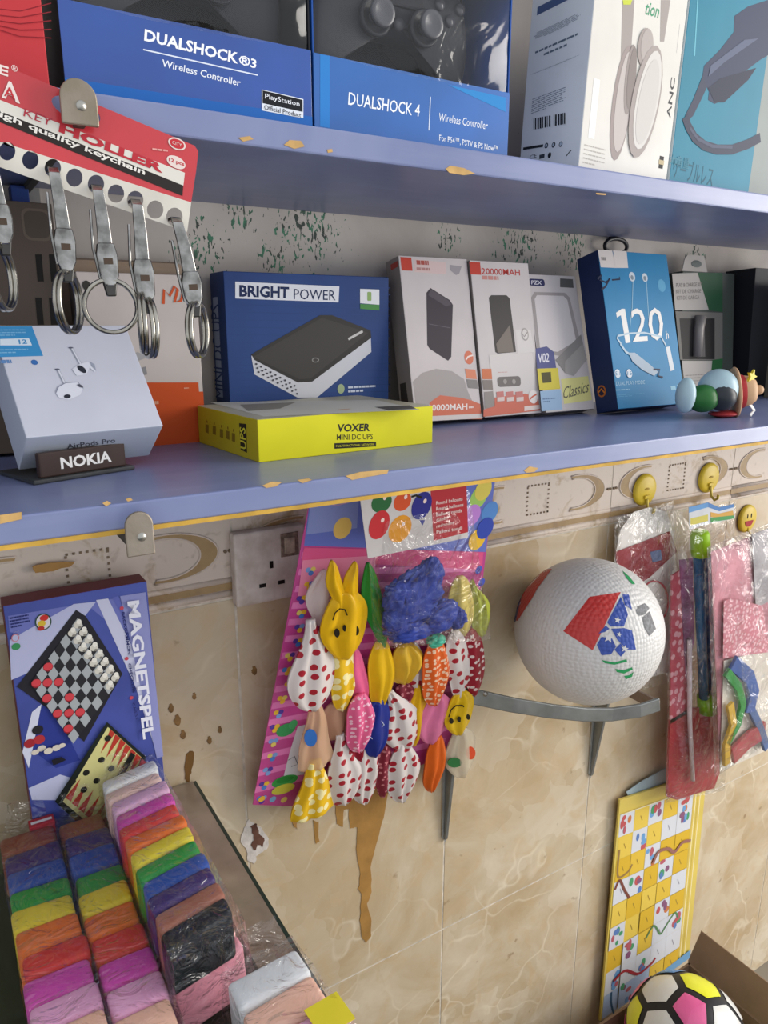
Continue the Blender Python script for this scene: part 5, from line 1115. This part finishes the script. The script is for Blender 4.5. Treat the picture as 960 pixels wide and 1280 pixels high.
def sm(pts):
    out = []
    for i in range(len(pts)-1):
        p0, p1, p2, p3 = (Vector(pts[max(i-1,0)]), Vector(pts[i]), Vector(pts[i+1]), Vector(pts[min(i+2,len(pts)-1)]))
        for k in range(6):
            t_ = k/6; out.append(tuple(.5*((2*p1)+(p2-p0)*t_+(2*p0-5*p1+4*p2-p3)*t_*t_+(3*p1-p0-3*p2+p3)*t_**3)))
    return out+[tuple(pts[-1])]
for k in (.88, .93): A.l([bq(k, .03), bq(k, .97)], 1.2, '#ece4c0')
A.l([bq(.02,.066), bq(.88,.066)], 1.2, '#ece4c0'); A.q([bq(.55,.97), bq(1,.955), bq(1,1), bq(.5,1)], '#6fa0c8')
A.l(sm([(815,1078),(822,1064),(834,1060),(842,1064),(852,1052),(862,1050)]), 4.6, '#9a6a60'); A.l(sm([(768,1112),(774,1100),(780,1112),(786,1122)]), 4, '#7d4a40'); A.l(sm([(774,1062),(772,1095),(784,1090),(790,1080)]), 3.4, '#9a7a4a')
A.l(sm([(806,1172),(816,1156),(824,1166),(830,1158),(842,1140),(846,1146)]), 2.6, '#5f8a5a'); A.l(sm([(766,1225),(780,1212),(796,1216),(812,1204),(818,1196)]), 4, '#a8343c'); A.l(sm([(764,1240),(764,1255),(768,1270)]), 3, '#2f5a7a'); A.build(t)
flat('blue_backing', [(783,990),(800,978),(836,958),(840,975),(786,996)], YS+.006, M('#a9bcc4', .4, 0, .1), t, .001)
# ================================================================== CARTON WITH THE PANEL BALL
B2 = onD(858, 1299, 1.25); R2 = .1
t = thing('open_carton', 'open brown cardboard carton on the floor holding the panel ball', 'carton', Vector((B2.x, B2.y, 0)))
KR = M('#8d7560', .75, 0, .08, 20, .15, 60); x0, x1, y0, y1 = B2.x-.13, B2.x+.165, B2.y-.13, B2.y+.115; zt = B2.z-.03; th = .004
mk('bottom', MB().box(x0, x1, y0, y1, 0, .004), KR, t, True)
for nm, a in (('wall_panel', (x0, x1, y0, y0+th)), ('wall_panel', (x0, x1, y1-th, y1)), ('wall_panel', (x0, x0+th, y0, y1)), ('wall_panel', (x1-th, x1, y0, y1))): mk(nm, MB().box(*a, .004, zt), KR, t, True)
def flap(p, q, out): mk('flap', MB().prism([p, q, Vector(q)+Vector(out)+(Vector(p)-Vector(q))*.03, Vector(p)+Vector(out)-(Vector(p)-Vector(q))*.03], (0.002,0.003,.0)), KR, t, True)
flap((x1,y0,zt),(x1,y1,zt),(.02,0,.068)); flap((x0,y0,zt),(x0,y1,zt),(-.09,0,-.03)); flap((x0,y0,zt),(x1,y0,zt),(0,-.08,-.05))
t = thing('filler_box', 'cardboard filler box under the panel ball', 'box', Vector((B2.x, B2.y, .004)))
mk('carton', MB().box(-.11, .11, -.1, .1, 0, B2.z-R2-.0045), KR, t)
t = thing('ball', 'glossy panel ball in pink, yellow and white with black seams', 'ball', B2)
mk('black_seams', MB().ell((0,0,0), R2-.001, R2-.001, R2-.001, 48, 30), M('#2b2a2c', .35, 0, .05), t, smooth=True)
gr = (1+5**.5)/2; ico = [Vector(v).normalized() for v in [(-1,gr,0),(1,gr,0),(-1,-gr,0),(1,-gr,0),(0,-1,gr),(0,1,gr),(0,-1,-gr),(0,1,-gr),(gr,0,-1),(gr,0,1),(-gr,0,-1),(-gr,0,1)]]
# turn one pentagon towards the pink panel seen in the photo
pink_dir = (sphere_hit(864, 1262, B2, R2)-B2).normalized(); Q1 = ico[0].rotation_difference(pink_dir).to_matrix(); Q2 = Matrix.Rotation(math.radians(8), 3, pink_dir); ico = [Q2 @ (Q1 @ v) for v in ico]
el = min((ico[0]-v).length for v in ico[1:])
nb = {i: [j for j in range(12) if j != i and (ico[i]-ico[j]).length < el*1.1] for i in range(12)}
def ordered(c, pts):
    u = c.orthogonal().normalized(); v = c.cross(u); return sorted(pts, key=lambda p: math.atan2(p.dot(v), p.dot(u)))
panels = []
for i in range(12): panels.append((ico[i], ordered(ico[i], [ico[i].lerp(ico[j], 1/3) for j in nb[i]]), 'p', i))
k_ = 0
for i in range(12):
    for j in nb[i]:
        for k in nb[i]:
            if i < j < k and k in nb[j]:
                c = (ico[i]+ico[j]+ico[k]).normalized(); panels.append((c, ordered(c, [ico[a].lerp(ico[b_], 1/3) for a in (i,j,k) for b_ in (i,j,k) if a != b_]), 'h', k_)); k_ += 1
YP, WP, PP, BP = M('#dfe02a', .25, 0, .04), M('#dcdcd8', .25, 0, .03), M('#e0649a', .25, 0, .05), M('#3f86c8', .25, 0, .04)
hexs = sorted([p for p in panels if p[2] == 'h'], key=lambda p: -p[0].dot(pink_dir))
for n_, (c, pts, kd, idx) in enumerate(panels):
    cen = sum(pts, Vector())/len(pts); sh = [cen.lerp(p, .80) for p in pts]; mb = MB(); N = 5; m = len(sh)
    for a in range(m):
        o = len(mb.v)
        for i in range(N+1):
            for j in range(N+1-i):
                p = cen+(sh[a]-cen)*(i/N)+(sh[(a+1) % m]-cen)*(j/N); mb.v.append(p.normalized()*(R2+.0006*(1-.9*((i+j)/N)**6)))
        ix = {}; q = o
        for i in range(N+1):
            for j in range(N+1-i): ix[(i,j)] = q; q += 1
        for i in range(N):
            for j in range(N-i):
                mb.f.append((ix[(i,j)],ix[(i+1,j)],ix[(i,j+1)])); mb.m.append(0)
                if i+j < N-1: mb.f.append((ix[(i+1,j)],ix[(i+1,j+1)],ix[(i,j+1)])); mb.m.append(0)
    near = sphere_hit
    pc = B2+c*R2; v_ = pc-CAM; qx = 480+FPX*v_.dot(RT)/v_.dot(FW); qy = 640-FPX*v_.dot(UP)/v_.dot(FW)
    mm = min(((862,1262,PP),(828,1235,WP),(875,1232,YP),(810,1268,YP),(905,1265,WP),(797,1240,BP),(850,1215,BP),(840,1300,WP),(890,1305,YP),(935,1290,PP)), key=lambda k: (k[0]-qx)**2+(k[1]-qy)**2)[2] if c.dot(CAM-B2) > 0 else (YP, WP, PP, BP)[idx % 4]
    mk('panel', mb, mm, t, smooth=True)
